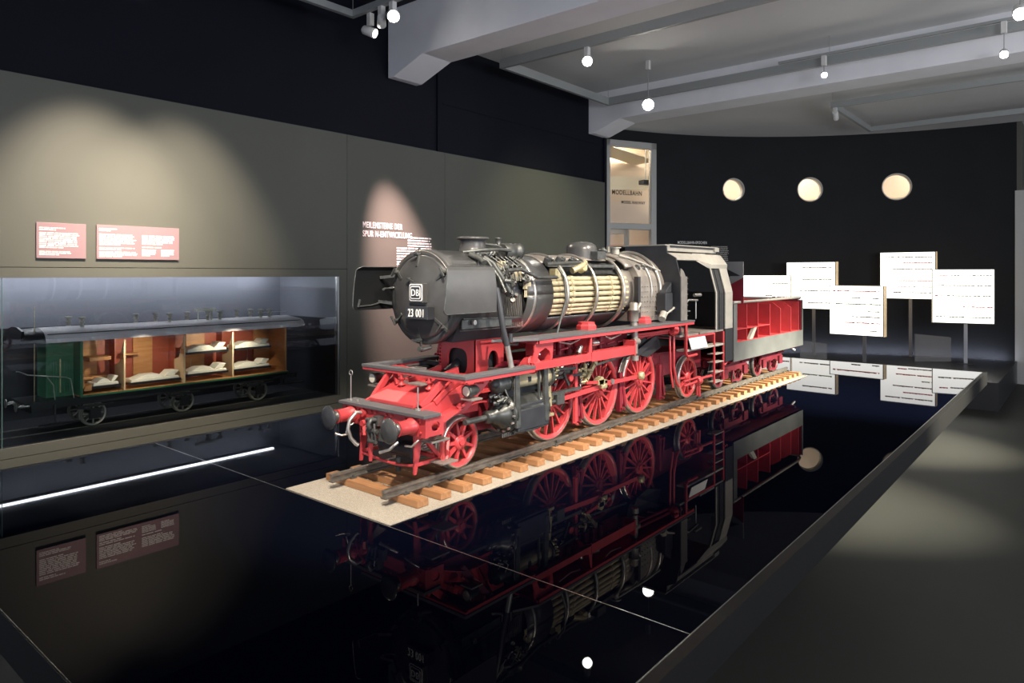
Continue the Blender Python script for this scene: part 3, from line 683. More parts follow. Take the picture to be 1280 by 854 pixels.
# wind deflectors
for s_ in (-1, 1):
    d_ = MB(); n = 8; pr2 = []
    for i in range(n+1):
        t = i/n; z = .668+(.844-.668)*t; y = .262+.006*sin(pi*t); 
        if t > .9: y -= (t-.9)*.12
        pr2.append((y, z))
    x0, x1 = -.19, .088
    def xf(z):  # rounded front edge corners
        e = .018; k = 0
        if z > .844-e: k = e-sqrt(max(0, e*e-(z-(.844-e))**2))
        if z < .668+e: k = e-sqrt(max(0, e*e-((.668+e)-z)**2))
        return x0+k+.02*((z-.668)/.176)
    zs = [.668+.176*i/24 for i in range(25)]; vv = []
    for z in zs:
        t = (z-.668)/.176; y = .262+.005*sin(pi*t)-(max(0, t-.92)*.15)
        xa = xf(z)
        for xx in (xa, x1+.012*(1-t)):
            for o in (0, -.004): vv.append((xx, s_*(y+o), z))
    ff = []
    for i in range(24):
        a = i*4; b = a+4; ff += [(a, a+2, b+2, b), (a+1, b+1, b+3, a+3), (a, b, b+1, a+1), (a+2, a+3, b+3, b+2)]
    ff += [(0, 1, 3, 2), (96, 98, 99, 97)]
    d_.add(vv, ff)
    dd = part(d_, 'smoke_deflector', 'smoke' if s_ < 0 else 'matte')
    et = [(xf(z), s_*(.262+.005*sin(pi*(z-.668)/.176)-(max(0, (z-.668)/.176-.92)*.15)), z) for z in zs]
    MB().tube([(x1+.012, s_*.262, .668)]+et+[(x1, s_*.251, .844)], .0022, 6).build('edge_bead', 'iron', dd)
    b_ = MB().bar((-.05, s_*.258, .80), (-.01, s_*.17, .81), .008, .012).bar((.05, s_*.258, .80), (.05, s_*.17, .81), .008, .012).bar((-.06, s_*.258, .70), (-.02, s_*.18, .69), .008, .012).bar((.05, s_*.258, .69), (.05, s_*.17, .67), .008, .012)
    if s_ > 0: b_.tube([(-.17, .256, .682), (-.10, .256, .685), (-.02, .256, .70)], .003).bar((-.165, .256, .68), (-.162, .25, .71), .008, .008)
    b_.build('deflector_bracket', 'iron', dd)
# cream window panel below the deflector and side pipes
part(MB().box(.0, .30, -.172, -.165, .60, .635).tube([(0, -.178, .64), (.34, -.178, .632)], .003).tube([(-.02, -.178, .595), (.36, -.178, .592)], .0025), 'skirt_handrail', 'iron')
part(MB().tube([(.20, -.20, .60), (.19, -.215, .55), (.20, -.22, .528), (.27, -.225, .525), (.29, -.215, .54)], .006), 'drain_pipe', 'iron')
part(MB().cyl((.055, -.18, .625), (.055, -.19, .625), .010), 'skirt_plug', 'steel')
# barrel
core = MB().lathe([(.02, .21), (.128, .21), (.128, 1.55), (.02, 1.55)], (0, 0, ZC), (1, 0, 0), 40)
part(core, 'inner_drum', 'dark')
sh = MB()
arc_shell(sh, .235, .40, .180, .006, 75, 285, 30)          # left and bottom around the front opening
arc_shell(sh, .40, .585, .180, .006, 0, 360, 56)
part(sh, 'boiler_barrel', 'smoke')
lowr = MB(); arc_shell(lowr, .30, .40, .180, .006, -75, -32, 12); arc_shell(lowr, .585, 1.27, .181, .006, 205, 323, 30)
part(lowr, 'lower_shell', 'black')
ups = MB(); arc_shell(ups, .585, .82, .182, .006, 52, 205, 30); arc_shell(ups, .82, 1.27, .184, .006, 62, 205, 30); arc_shell(ups, .36, .46, .1815, .003, 62, 118, 14)
part(ups, 'upper_shell', 'fire')
rg_ = MB()
for x, r in ((.452, .183), (.690, .190), (.935, .192), (1.185, .196)):
    rg_.lathe([(r-.006, -.008), (r, -.008), (r+.002, 0), (r, .008), (r-.006, .008), (r-.006, -.008)], (x, 0, ZC), (1, 0, 0), 64)
for x in (.69, .935, 1.185): rg_.lathe([(r-.004, -.012), (.183, -.012), (.183, .012), (r-.004, -.012)], (x, 0, ZC), (1, 0, 0), 48)
part(rg_, 'boiler_band', 'steel')
# tubes
tb0 = None; angs = [-34, -28, -20.5, -12, -2, 7.5, 17, 25]
for i, a in enumerate(angs):
    t = radians(a); r = .162; y = -r*cos(t); z = ZC+r*sin(t); rad = .0085 if i < 3 else .0112
    mb = MB().cyl((.588, 0, 0), (1.262, 0, 0), rad, n=14)
    for x in (.75, 1.10): mb.cyl((x, 0, 0), (x+.025, 0, 0), rad+.003, n=14)
    o = mb.build('boiler_tube', 'cream', lo, (0, y, z-RT))
it = MB()
for i in range(5):
    t = radians(-30+14*i); it.cyl((.588, -.135*cos(t), ZC+.135*sin(t)), (1.262, -.135*cos(t), ZC+.135*sin(t)), .008, n=8)
part(it, 'inner_tube', 'brass')
# things in the upper cut: throttle rods, stays, brass pieces
cutg = MB()
for i in range(26): x = .97+i*.0105; cutg.cyl((x, -.165*cos(radians(33)), ZC+.165*sin(radians(33))), (x, -.15*cos(radians(58)), ZC+.168*sin(radians(60))), .0022, n=6)
cutg.bar((.60, -.13, .855), (1.2, -.13, .855), .012, .014)
part(cutg, 'stay_bolts', 'iron')
part(MB().tube([(.80, -.13, .83), (.86, -.14, .85), (.91, -.13, .87)], .016, 10).box(.62, .66, -.165, -.13, .80, .84).lathe([(.03, 0), (.024, .03)], (.88, -.12, .845), (0, -1, .3), 14), 'regulator_elbow', 'brass')
va = MB()
for i in range(9): va.lathe([(.010+.005*(i % 2), 0), (.012, .022)], (.60+.032*i, -.12+.01*(i % 3), .868+.006*(i % 2)), (0, -.6, 1), 8)
va.cyl((.59, -.135, .86), (.88, -.135, .872), .009)
part(va, 'valve_cluster', 'iron')
part(MB().tube([(.625, -.175, .845), (.632, -.205, .80), (.633, -.215, .70), (.60, -.205, .60), (.585, -.20, .55)], .0055), 'injector_pipe', 'iron')
# front cutaway: fins and cream plates
fn = MB()
for i in range(15):
    x = .262+i*.0095; fn.bar((x-.02, -.160, .725), (x+.03, -.130, .585), .0022, .010)
part(fn, 'superheater_fins', 'steel')
part(MB().box(.24, .40, -.128, -.10, .585, .72), 'superheater_box', 'dark')
cp = MB().prism([(.31, .80), (.34, .825), (.37, .835), (.40, .82), (.42, .80), (.36, .785)], 'y', -.155, -.145).box(.28, .31, -.13, -.10, .84, .87).box(.39, .425, -.176, -.16, .75, .78)
for i in range(4): cp.cyl((.388+i*.011, -.172, .715), (.388+i*.011, -.172, .745), .003, n=6)
part(cp, 'steam_collector', 'cream')
px_ = MB()
px_.tube([(.17, -.13, .885), (.20, -.155, .86), (.225, -.185, .80), (.24, -.20, .76), (.25, -.205, .74)], .010)
px_.tube([(.14, -.12, .89), (.17, -.15, .87), (.20, -.19, .80), (.20, -.225, .74)], .006)
px_.tube([(.25, -.19, .83), (.34, -.19, .835), (.40, -.195, .815), (.44, -.20, .80), (.58, -.20, .80)], .0085)
px_.tube([(.13, -.05, .905), (.2, -.10, .915), (.30, -.11, .92), (.40, -.10, .915)], .008)
px_.tube([(.29, -.03, .945), (.34, -.05, .94), (.40, -.08, .92)], .005)
px_.tube([(.12, -.1, .895), (.13, -.15, .875), (.12, -.18, .86)], .012)
part(px_, 'feed_pipe', 'iron')
gl = MB()
rnd = random.Random(3)
for i in range(16):
    x = .12+rnd.random()*.06; y = -.10-rnd.random()*.07; z = ZC+sqrt(max(.01, .188**2-y*y))+.004; gl.cyl((x, y, z-.008), (x, y, z+.012+.008*rnd.random()), .006+.006*rnd.random(), n=7)
for i in range(22):
    x = .215+rnd.random()*.09; y = -.165-rnd.random()*.04; z = .70+rnd.random()*.10; p = Vector((x, y, z)); gl.cyl(p, p+Vector((rnd.uniform(-.02, .02), -.016, rnd.uniform(-.02, .02))), .004+.006*rnd.random(), n=7)
for i in range(34):
    x = .24+rnd.random()*.18; a = radians(rnd.uniform(18, 82)); q_ = .178; p = Vector((x, -q_*cos(a), ZC+q_*sin(a))); gl.cyl(p, p+Vector((rnd.uniform(-.02, .02), -.02*cos(a), .02*sin(a))), .004+.007*rnd.random(), n=7)
for i in range(7):
    x = .22+.03*i; gl.tube([(x, -.10, ZC+.165), (x+.02, -.15, ZC+.125), (x+.01, -.18, ZC+.06)], .0035, 6)
part(gl, 'pipe_fittings', 'iron')
tu = MB().lathe([(.034, 0), (.037, .004), (.037, .045), (.030, .055), (.030, .075), (.036, .078), (.036, .098), (.02, .10)], (.36, -.07, .912), (1, -.15, .05), 20).box(.37, .42, -.10, -.05, .86, .89)
part(tu, 'turbo_generator', 'iron')
tv = MB().lathe([(.022, 0), (.022, .012), (.014, .016), (.014, .028), (.026, .030), (.026, .034), (.013, .036), (.013, .066), (.016, .068), (.016, .074), (.006, .076)], (.435, .02, .905), (0, 0, 1), 16)
for a in range(5): tv.cyl((.435+.02*cos(a*1.25), .02+.02*sin(a*1.25), .93), (.435+.02*cos(a*1.25), .02+.02*sin(a*1.25), .955), .003, n=6)
part(tv, 'safety_valve', 'iron')
dm = MB().lathe([(.088, 0), (.084, .02), (.082, .05), (.076, .072), (.058, .086), (.03, .092), (.0001, .093)], (1.07, 0, .89), (0, 0, 1), 40)
part(dm, 'steam_dome', 'smoke')
part(MB().lathe([(.016, 0), (.016, .03), (.024, .032), (.024, .04), (.014, .042), (.014, .05)], (1.23, -.03, .905), (0, 0, 1), 14).box(1.04, 1.12, -.12, -.07, .89, .93), 'top_valve', 'iron')
# firebox
fbx = MB(); prf = []
for i in range(25):
    a = radians(0+180*i/24); prf.append((-.205*cos(a), ZC+.205*sin(a)))
prf = prf+[(.195, .56), (-.195, .56)]
fbx.prism(prf, 'x', 1.33, 1.60)
for i in range(9):
    for j in range(7): fbx.cyl((1.345+.03*i, -.2035, .585+.027*j), (1.345+.03*i, -.208, .585+.027*j), .003, n=6)
fb = part(fbx, 'firebox', 'fire')  # black shell in paler steel, spotlight put into the colour
for p in fb.data.polygons:
    if abs(p.normal.x) < .5: p.use_smooth = False
arc = MB(); arc_shell(arc, 1.27, 1.335, .198, .012, 40, 180, 24, r1=.206); arc_shell(arc, 1.19, 1.33, .170, .05, -30, 42, 14)
part(arc, 'throat_plate', 'fire'); 
part(MB().box(1.285, 1.31, -.215, -.19, .58, .80), 'expansion_slot', 'dark')
wp = MB()
for i in range(3):
    a = radians(38); x = 1.37+.06*i; o = Vector((x, -.206*cos(a), ZC+.206*sin(a))); wp.lathe([(.018, -.002), (.018, .003), (.010, .004), (.010, .009)], o, (0, -cos(a), sin(a)), 14)
part(wp, 'washout_plug', 'iron')
hp = MB()
for x, r, w_ in ((1.44, .209, .006), (1.53, .214, .009)):
    hp.tube([(x, -r*cos(radians(a)), ZC+r*sin(radians(a))) for a in range(-30, 100, 6)], w_)
part(hp, 'boiler_hoop', 'steel')
part(MB().box(1.50, 1.585, -.262, -.205, .60, .71).prism([(1.50, .71), (1.585, .71), (1.585, .77)], 'y', -.255, -.215), 'side_housing', 'black', bevel=.004)
part(MB().tube([(1.28, -.1, .915), (1.36, -.12, .90), (1.45, -.16, .87), (1.55, -.20, .83)], .006).cyl((1.33, -.05, .92), (1.33, -.05, .955), .02).cyl((1.33, -.05, .955), (1.33, -.05, .96), .03), 'whistle_valve', 'roof')
pm = MB().lathe([(.024, 0), (.024, .05), (.028, .052), (.028, .06), (.022, .064), (.022, .09), (.012, .096)], (1.17, -.255, .575), (0, 0, 1), 20).cyl((1.17, -.255, .5515), (1.17, -.255, .58), .018).cyl((1.17, -.255, .62), (1.23, -.24, .625), .016)
part(pm, 'feed_pump', 'fire')
part(MB().tube([(1.24, -.23, .60), (1.24, -.24, .64), (1.28, -.23, .66)], .007).cyl((1.46, -.26, .57), (1.50, -.25, .60), .02).tube([(1.48, -.25, .5515), (1.52, -.26, .60), (1.60, -.26, .625), (1.66, -.26, .66)], .007), 'injector_valve', 'roof')
# cylinders and valve gear, both sides
for s_ in (-1, 1):
    cy = MB().lathe([(.010, .30-.10), (.011, .075-.0), (.011, .20)], (0, s_*.215, .25), (1, 0, 0), 16)
    cy = MB().lathe([(.0001, .085), (.020, .085), (.026, .092), (.026, .125), (.034, .127), (.038, .145), (.056, .160), (.060, .185), (.076, .187), (.076, .203), (.066, .205), (.066, .40), (.074, .402), (.074, .415), (.04, .43), (.02, .45), (.0001, .45)], (0, s_*.215, .25), (1, 0, 0), 32)
    co = part(cy, 'steam_cylinder', 'cylblack')
    bo = MB()
    for i in range(14): a = 2*pi*i/14; p = Vector((.187, s_*.215+.068*cos(a), .25+.068*sin(a))); bo.cyl(p, p-Vector((.012, 0, 0)), .005, n=6)
    bo.build('bolt_ring', 'steel', co)
    part(MB().cyl((-.03, s_*.215, .25), (.09, s_*.215, .25), .0115), 'tail_rod', 'iron')
    part(MB().prism([(.21, .255), (.41, .255), (.44, .29), (.21, .285)], 'y', s_*.276, s_*.20).box(.205, .41, s_*.286, s_*.21, .182, .268), 'cylinder_casing', 'black', bevel=.004)
    vc = MB().lathe([(.0001, .115), (.028, .115), (.034, .12), (.034, .21), (.030, .212), (.030, .41), (.036, .412), (.040, .42), (.040, .45), (.02, .46), (.0001, .465)], (0, s_*.235, .378), (1, 0, 0), 28)
    vo = part(vc, 'valve_chest', 'cream' if s_ < 0 else 'iron')
    MB().lathe([(.0001, .10), (.018, .10), (.020, .11), (.0295, .113), (.0355, .119), (.0355, .19)], (0, s_*.235, .378), (1, 0, 0), 24).build('end_cover', 'iron', vo)
    MB().box(.295, .312, s_*.268, s_*.262, .372, .392).build('opening', 'dark', vo)
    ss = MB()
    for x in (.205, .395): ss.bar((x, s_*.275, .43), (x, s_*.283, .20), .012, .026).bar((x, s_*.275, .42), (x, s_*.13, .42), .02, .02)
    for x in (.36,): ss.bar((x, s_*.27, .41), (x, s_*.27, .28), .008, .008)
    ss.lathe([(.05, 0), (.05, .012)], (.445, s_*.235, .378), (1, 0, 0), 20)
    part(ss, 'cylinder_strap', 'iron')
    part(MB().box(.21, .44, s_*.22, s_*.12, .28, .42), 'cylinder_core', 'dark')
    gp = MB()
    for i in range(14): p = Vector((.10+rnd.random()*.05, s_*(.20+rnd.random()*.06), .29+rnd.random()*.05)); gp.cyl(p, p+Vector((.02, s_*.012, rnd.uniform(-.01, .02))), .005+rnd.random()*.006, n=7)
    gp.tube([(.11, s_*.26, .34), (.13, s_*.27, .31), (.15, s_*.28, .33), (.14, s_*.27, .36)], .004).tube([(.18, s_*.285, .40), (.182, s_*.285, .24)], .003).tube([(.2, s_*.27, .18), (.3, s_*.275, .175), (.42, s_*.27, .18)], .006)
    for i in range(8): gp.cyl((.15+i*.012, s_*.25, .165), (.15+i*.012, s_*.25, .18), .004, n=6)
    part(gp, 'drain_cocks', 'iron')
    PIN = (-.057, .033)
    y1 = s_*.190; y2 = s_*.212
    rods = MB().bar((DX[0]+PIN[0], y1, .2365+PIN[1]), (DX[2]+PIN[0], y1, .2365+PIN[1]), .010, .020)
    for x in DX: rods.cyl((x+PIN[0], s_*.168, .2365+PIN[1]), (x+PIN[0], s_*.202, .2365+PIN[1]), .019)
    part(rods, 'coupling_rod', 'red')
    cr = MB().bar((.56, y2, .25), (DX[1]+PIN[0], y2, .2365+PIN[1]), .010, .018, h1=.026); cr.cyl((DX[1]+PIN[0], s_*.205, .2365+PIN[1]), (DX[1]+PIN[0], s_*.228, .2365+PIN[1]), .024)
    part(cr, 'connecting_rod', 'red')
    cb = MB()
    for x in DX: cb.lathe([(.016, 0), (.016, .008), (.008, .012)], (x+PIN[0], s_*.222 if x == DX[1] else s_*.200, .2365+PIN[1]), (0, s_, 0), 12)
    cb.box(DX[1]-.085, DX[1]-.035, s_*.232, s_*.208, .262, .30); cb.lathe([(.022, 0), (.022, .018), (.012, .022)], (DX[2]+PIN[0], s_*.198, .2365+PIN[1]+.004), (0, s_, 0), 16)
    part(cb, 'crank_bearing', 'brass')
    sbm = MB().bar((.45, s_*.215, .286), (.74, s_*.215, .286), .022, .012).bar((.45, s_*.215, .262-.02), (.50, s_*.215, .242), .02, .01).box(.545, .60, s_*.23, s_*.20, .235, .28).cyl((.45, s_*.215, .25), (.56, s_*.215, .25), .009)
    part(sbm, 'slide_bar', 'iron')
    part(MB().bar((.72, s_*.205, .44), (.72, s_*.205, .13), .014, .020).bar((.72, s_*.205, .29), (.72, s_*.12, .29), .02, .03).cyl((.71, s_*.205, .13), (.745, s_*.2, .112), .006), 'bracket_post', 'red')
    el = MB().tube([(.80+.010*cos(a), s_*.20, .35+.055*sin(a)) for a in [radians(-80+160*i/8) for i in range(9)]], .010, 8)
    el.bar((.865, s_*.215, .385), (.795, s_*.215, .315), .014, .018).cyl((.87, s_*.208, .39), (.87, s_*.222, .39), .014).cyl((.79, s_*.208, .312), (.79, s_*.222, .312), .013)
    el.box(.87, .93, s_*.235, s_*.205, .283, .305).cyl((.90, s_*.205, .30), (.90, s_*.235, .30), .022)
    el.bar((.47, s_*.235, .40), (.485, s_*.235, .24), .010, .014).bar((.455, s_*.24, .205), (.50, s_*.24, .205), .012, .012).bar((.46, s_*.245, .33), (.465, s_*.245, .20), .006, .008)
    for i in range(14): p = Vector((.46+rnd.random()*.06, s_*(.22+rnd.random()*.03), .34+rnd.random()*.08)); el.cyl(p, p+Vector((.015, s_*.008, rnd.uniform(-.01, .01))), .006+rnd.random()*.005, n=7)
    for i in range(10): p = Vector((.74+rnd.random()*.10, s_*(.20+rnd.random()*.02), .30+rnd.random()*.08)); el.cyl(p, p+Vector((.01, s_*.012, 0)), .006+rnd.random()*.005, n=8)
    part(el, 'valve_gear', 'brass')
    ol = MB()
    for i in range(26): p = Vector((.50+rnd.random()*.40, s_*(.16+rnd.random()*.04), .31+rnd.random()*.10)); ol.cyl(p, p+Vector((rnd.uniform(-.02, .02), s_*.015, rnd.uniform(-.015, .015))), .005+rnd.random()*.007, n=7)
    ol.bar((.48, s_*.17, .36), (.90, s_*.17, .36), .012, .014).bar((.50, s_*.165, .33), (1.25, s_*.165, .39), .008, .010)
    part(ol, 'oil_fittings', 'iron')
    part(MB().bar((.50, s_*.22, .355), (.80, s_*.21, .345), .008, .012).bar((.46, s_*.238, .40), (.68, s_*.235, .385), .008, .012).bar((.60, s_*.225, .37), (.64, s_*.225, .31), .008, .012), 'radius_rod', 'iron')
    part(MB().bar((.775, s_*.228, .305), (DX[1]+PIN[0]+.075, s_*.228, .285), .008, .013).cyl((.64, s_*.215, .345), (.64, s_*.24, .345), .016), 'eccentric_rod', 'red')
    part(MB().cyl((DX[1]+.01, s_*.228, .285), (DX[1]+.01, s_*.236, .285), .014), 'eccentric_crank', 'steel')
# grey vertical pipe beside the smokebox
part(MB().cyl((.19, -.262, .442), (.168, -.258, .53), .0115), 'stand_pipe', 'steel')
part(MB().tube([(.168, -.258, .53), (.15, -.252, .60), (.135, -.245, .70), (.13, -.235, .76)], .012).cyl((.20, -.25, .54), (.20, -.25, .575), .008), 'stand_pipe_upper', 'black')
# frame-level clutter between running board and channel
cf = MB()
for i in range(9): x = .46+i*.07; cf.cyl((x, -.15, .44), (x, -.15, .52), .010+.006*rnd.random(), n=10)
for i in range(10): x = .5+i*.1; cf.cyl((x, -.20, .46+.02*rnd.random()), (x+.04, -.22, .48), .006, n=7)
cf.box(.45, 1.3, -.14, -.13, .44, .53)
part(cf, 'frame_gear', 'darkred')
part(MB().tube([(.50, -.27, .52), (.58, -.275, .505), (.66, -.27, .52)], .004).tube([(.86, -.28, .52), (.90, -.285, .505), (1.0, -.28, .52)], .004).cyl((.42, -.22, .47), (.47, -.25, .475), .010).cyl((.68, -.25, .455), (.70, -.25, .485), .012).cyl((.80, -.24, .49), (.84, -.25, .49), .014), 'small_pipes', 'steel')
part(MB().cyl((1.17, -.26, .41), (1.17, -.26, .54), .016).cyl((1.17, -.26, .40), (1.17, -.26, .375), .02).cyl((1.15, -.26, .47), (1.20, -.26, .47), .018), 'pump_body', 'fire')
part(MB().tube([(1.22, -.24, .50), (1.40, -.25, .50), (1.60, -.255, .505)], .008).tube([(1.22, -.22, .485), (1.60, -.24, .49)], .008).lathe([(.02, 0), (.028, .01), (.028, .04), (.016, .05)], (1.56, -.265, .50), (1, 0, 0), 14).cyl((1.60, -.28, .50), (1.64, -.27, .50), .02).cyl((1.55, -.28, .52), (1.58, -.29, .51), .014), 'reach_rod', 'red')
part(MB().prism([(1.22, .46), (1.55, .50), (1.60, .40), (1.45, .36), (1.25, .40)], 'y', -.18, -.10).prism([(1.27, .40), (1.58, .50), (1.58, .48), (1.30, .37)], 'y', -.20, -.19), 'ash_pan', 'dark')
# pipes and gear under the cab
uc = MB()
uc.tube([(1.62, -.25, .50), (1.60, -.26, .40), (1.60, -.26, .30), (1.63, -.26, .21), (1.66, -.26, .18)], .007)
uc.tube([(1.59, -.24, .50), (1.575, -.25, .40), (1.58, -.25, .28), (1.61, -.25, .18)], .006)
uc.tube([(1.645, -.235, .50), (1.635, -.24, .40), (1.64, -.24, .28), (1.67, -.24, .19)], .006)
uc.tube([(1.66, -.29, .185), (1.80, -.29, .19), (1.90, -.28, .20), (2.05, -.28, .20), (2.2, -.28, .22)], .008)
uc.tube([(1.66, -.29, .21), (1.84, -.29, .215)], .006)
uc.lathe([(.022, 0), (.026, .01), (.026, .04), (.018, .05)], (1.83, -.285, .195), (1, 0, 0), 14).cyl((1.86, -.285, .19), (1.88, -.28, .10), .010).cyl((1.84, -.285, .18), (1.85, -.28, .11), .007)
uc.tube([(1.665, -.302, .53), (1.665, -.302, .365), (1.68, -.302, .35), (1.80, -.302, .352)], .008)
uc.tube([(1.685, -.285, .53), (1.685, -.285, .37)], .006)
uc.tube([(2.19, -.30, .25), (2.28, -.28, .26), (2.30, -.28, .30)], .007)
part(uc, 'injector_pipes', 'red')
part(MB().prism([(1.50, .36), (1.60, .36), (1.64, .30), (1.60, .16), (1.50, .16)], 'y', -.13, -.11).bar((1.46, -.15, .22), (1.58, -.15, .42), .012, .02).bar((1.46, -.14, .36), (1.62, -.14, .20), .012, .016).box(1.7, 2.25, -.12, .12, .22, .34), 'trailing_frame', 'darkred')
# cab ladder and step tray
ld = MB()
for x in (2.055, 2.19): ld.bar((x, -.296, .46), (x, -.296, .152), .008, .012)
part(ld, 'ladder_rail', 'red')
ls = MB()
for z in (.155, .215, .275, .325): ls.box(2.062, 2.184, -.30, -.25, z, z+.006)
part(ls, 'ladder_step', 'roof')
part(MB().box(1.672, 2.20, -.30, -.24, .376, .388), 'step_tray', 'roof', bevel=.001)
part(MB().box(1.69, 2.05, -.300, -.285, .452, .462), 'cab_floor_edge', 'red')
# cab
M['cabin'] = mat('cab_interior_black', (.02, .021, .024), .5)
fw = MB().prism([(.05, .978), (-.212, .974), (-.217, .934), (-.270, .905), (-.298, .80), (-.30, .475), (.28, .475), (.28, .80), (.235, .90), (.05, .94)], 'x', 1.600, 1.612)
part(fw, 'cab_front_wall', 'black')
top = MB().box(1.585, 1.64, -.215, .055, .974, .979).box(1.64, 2.31, -.212, .20, .978, .983).box(2.25, 2.315, -.215, .2, .955, .978)
for y0, y1 in ((-.205, -.195), (.18, .19)): top.box(1.62, 2.29, y0, y1, .945, .978)
part(top, 'roof_ventilator', 'roof')
part(MB().box(1.66, 2.24, -.2085, -.2055, .966, .976), 'ventilator_slot', 'dark')
def roof_poly(y0, z0, inner=.006): return None
rf = MB(); pts = [(-.305, .475), (-.305, .70), (-.264, .848), (-.268, .872), (-.222, .932), (-.15, .945), (.15, .945), (.222, .932), (.268, .872), (.264, .848), (.305, .70), (.305, .475)]
def strip(mb, pa, x0, x1, t=.006):
    v = []; n = len(pa)
    for i, (y, z) in enumerate(pa):
        a = Vector(pa[max(i-1, 0)]); b = Vector(pa[min(i+1, n-1)]); d = (b-a).normalized(); nn = Vector((-d.y, d.x))
        for x in (x0, x1):
            v.append((x, y, z)); v.append((x, y-nn.x*t, z-nn.y*t))
    f = []
    for i in range(n-1):
        a = i*4; b = a+4; f += [(a, a+2, b+2, b), (a+1, b+1, b+3, a+3), (a, b, b+1, a+1), (a+2, a+3, b+3, b+2)]
    f += [(0, 1, 3, 2), ((n-1)*4, (n-1)*4+2, (n-1)*4+3, (n-1)*4+1)]
    mb.add(v, f)
strip(rf, [(-.255, .895), (-.222, .932), (-.15, .945), (.15, .945), (.222, .932), (.268, .872)], 1.612, 1.92)
# transition where the side of the roof is cut away
strip(rf, [(-.264, .848), (-.268, .872), (-.222, .932), (-.15, .945), (.15, .945), (.222, .932), (.268, .872), (.264, .848)], 2.08, 2.32)
rf.add([(1.92, -.255, .895), (2.08, -.268, .872), (2.08, -.264, .848), (1.92, -.222, .932), (2.08, -.222, .932), (1.90, -.255, .889), (2.06, -.26, .848), (1.92, -.215, .926), (2.08, -.215, .926)],
       [(0, 1, 4, 3), (0, 2, 1), (5, 7, 8, 6), (0, 5, 6, 2)])
rf.box(1.91, 2.09, -.222, .222, .926, .938)
part(rf, 'cab_roof', 'roof')
lfw = MB(); strip(lfw, [(.268, .872), (.264, .848), (.305, .70), (.305, .475)], 1.612, 2.32); part(lfw, 'cab_side_left', 'black')
sd_ = MB().box(1.605, 1.68, -.302, -.294, .555, .80).prism([(1.600, .80), (1.665, .80), (1.64, .83), (1.61, .845)], 'y', -.300, -.293)
for i in range(8): sd_.cyl((1.682, -.303, .58+.03*i), (1.682, -.305, .58+.03*i), .003, n=6)
part(sd_, 'cab_side_sheet', 'fire')
# rear part of the right side: thin window frame, dark sliding door, pale corner post
def slant(x0, x1, yo=0, t=.006):
    m_ = MB(); strip(m_, [(-.264+yo, .848), (-.303+yo, .70), (-.303+yo, .475)], x0, x1, -t); return m_
part(slant(2.068, 2.082), 'door_frame', 'roof')
part(slant(2.082, 2.205, .010), 'cab_door', 'cabin')
part(slant(2.135, 2.138, .004), 'door_strip', 'iron')
part(slant(2.205, 2.318, 0), 'corner_post', 'roof')
part(MB().box(2.205, 2.318, -.303, -.297, .27, .475), 'lower_corner', 'dark')
part(MB().box(1.612, 2.30, -.29, .29, .462, .474).box(1.85, 2.05, -.30, -.24, .464, .477), 'cab_floor', 'fire')
part(MB().lathe([(.0001, 1.625), (.165, 1.625), (.17, 1.64), (.17, 1.66), (.0001, 1.665)], (0, 0, .70), (1, 0, 0), 28).box(1.625, 1.66, -.15, .15, .48, .70), 'backhead', 'cabin')
hd = MB()
for i in range(10): p = Vector((1.68, -.20+.03*i, .60+.05*rnd.random())); hd.tube([p, p+Vector((.03, 0, .01)), p+Vector((.05, -.01, -.05*rnd.random()))], .004)
hd.tube([(1.67, -.27, .62), (1.76, -.27, .665), (1.90, -.26, .66)], .006).tube([(1.75, -.26, .66), (1.76, -.26, .60), (1.80, -.26, .60)], .004).tube([(1.90, -.25, .66), (1.90, -.25, .55)], .004).cyl((1.86, -.26, .69), (1.94, -.26, .69), .010).cyl((1.76, -.24, .645), (1.76, -.24, .70), .012).cyl((1.69, -.26, .655), (1.72, -.26, .655), .016)
for a in range(4): hd.lathe([(.016, 0), (.016, .01)], (1.67, -.12+.06*a, .74), (1, 0, 0), 12)
part(hd, 'cab_valves', 'steel')
part(MB().box(2.29, 2.30, -.29, .29, .475, .70).box(1.80, 1.95, .05, .20, .474, .60), 'cab_rear_wall', 'cabin')
# head lamps
for s_, u_, v_ in ((1, 467, 472.7), (-1, 585, 488.5)):
    y = .265*s_ if s_ > 0 else -.262; x = -.078 if s_ > 0 else -.062; z = .379
    hl = MB().lathe([(.0001, .055), (.014, .05), (.021, .035), (.022, .0), (.024, -.004), (.024, -.010), (.019, -.010)], (x, y, z), (1, 0, 0), 24)
    ho = part(hl, 'headlamp', 'iron'); MB().lathe([(.0001, -.0115), (.010, -.011), (.018, -.0105)], (x, y, z), (1, 0, 0), 24, cap=False).build('lens', 'dimlamp', ho)
    MB().box(x-.01, x+.05, y-.028, y+.028, z-.034, z-.028).build('lamp_shelf', 'fire', ho)
    MB().bar((x+.02, y-s_*.01, z-.034), (x+.0, y-s_*.03, .32), .016, .008).build('lamp_bracket', 'red', ho)

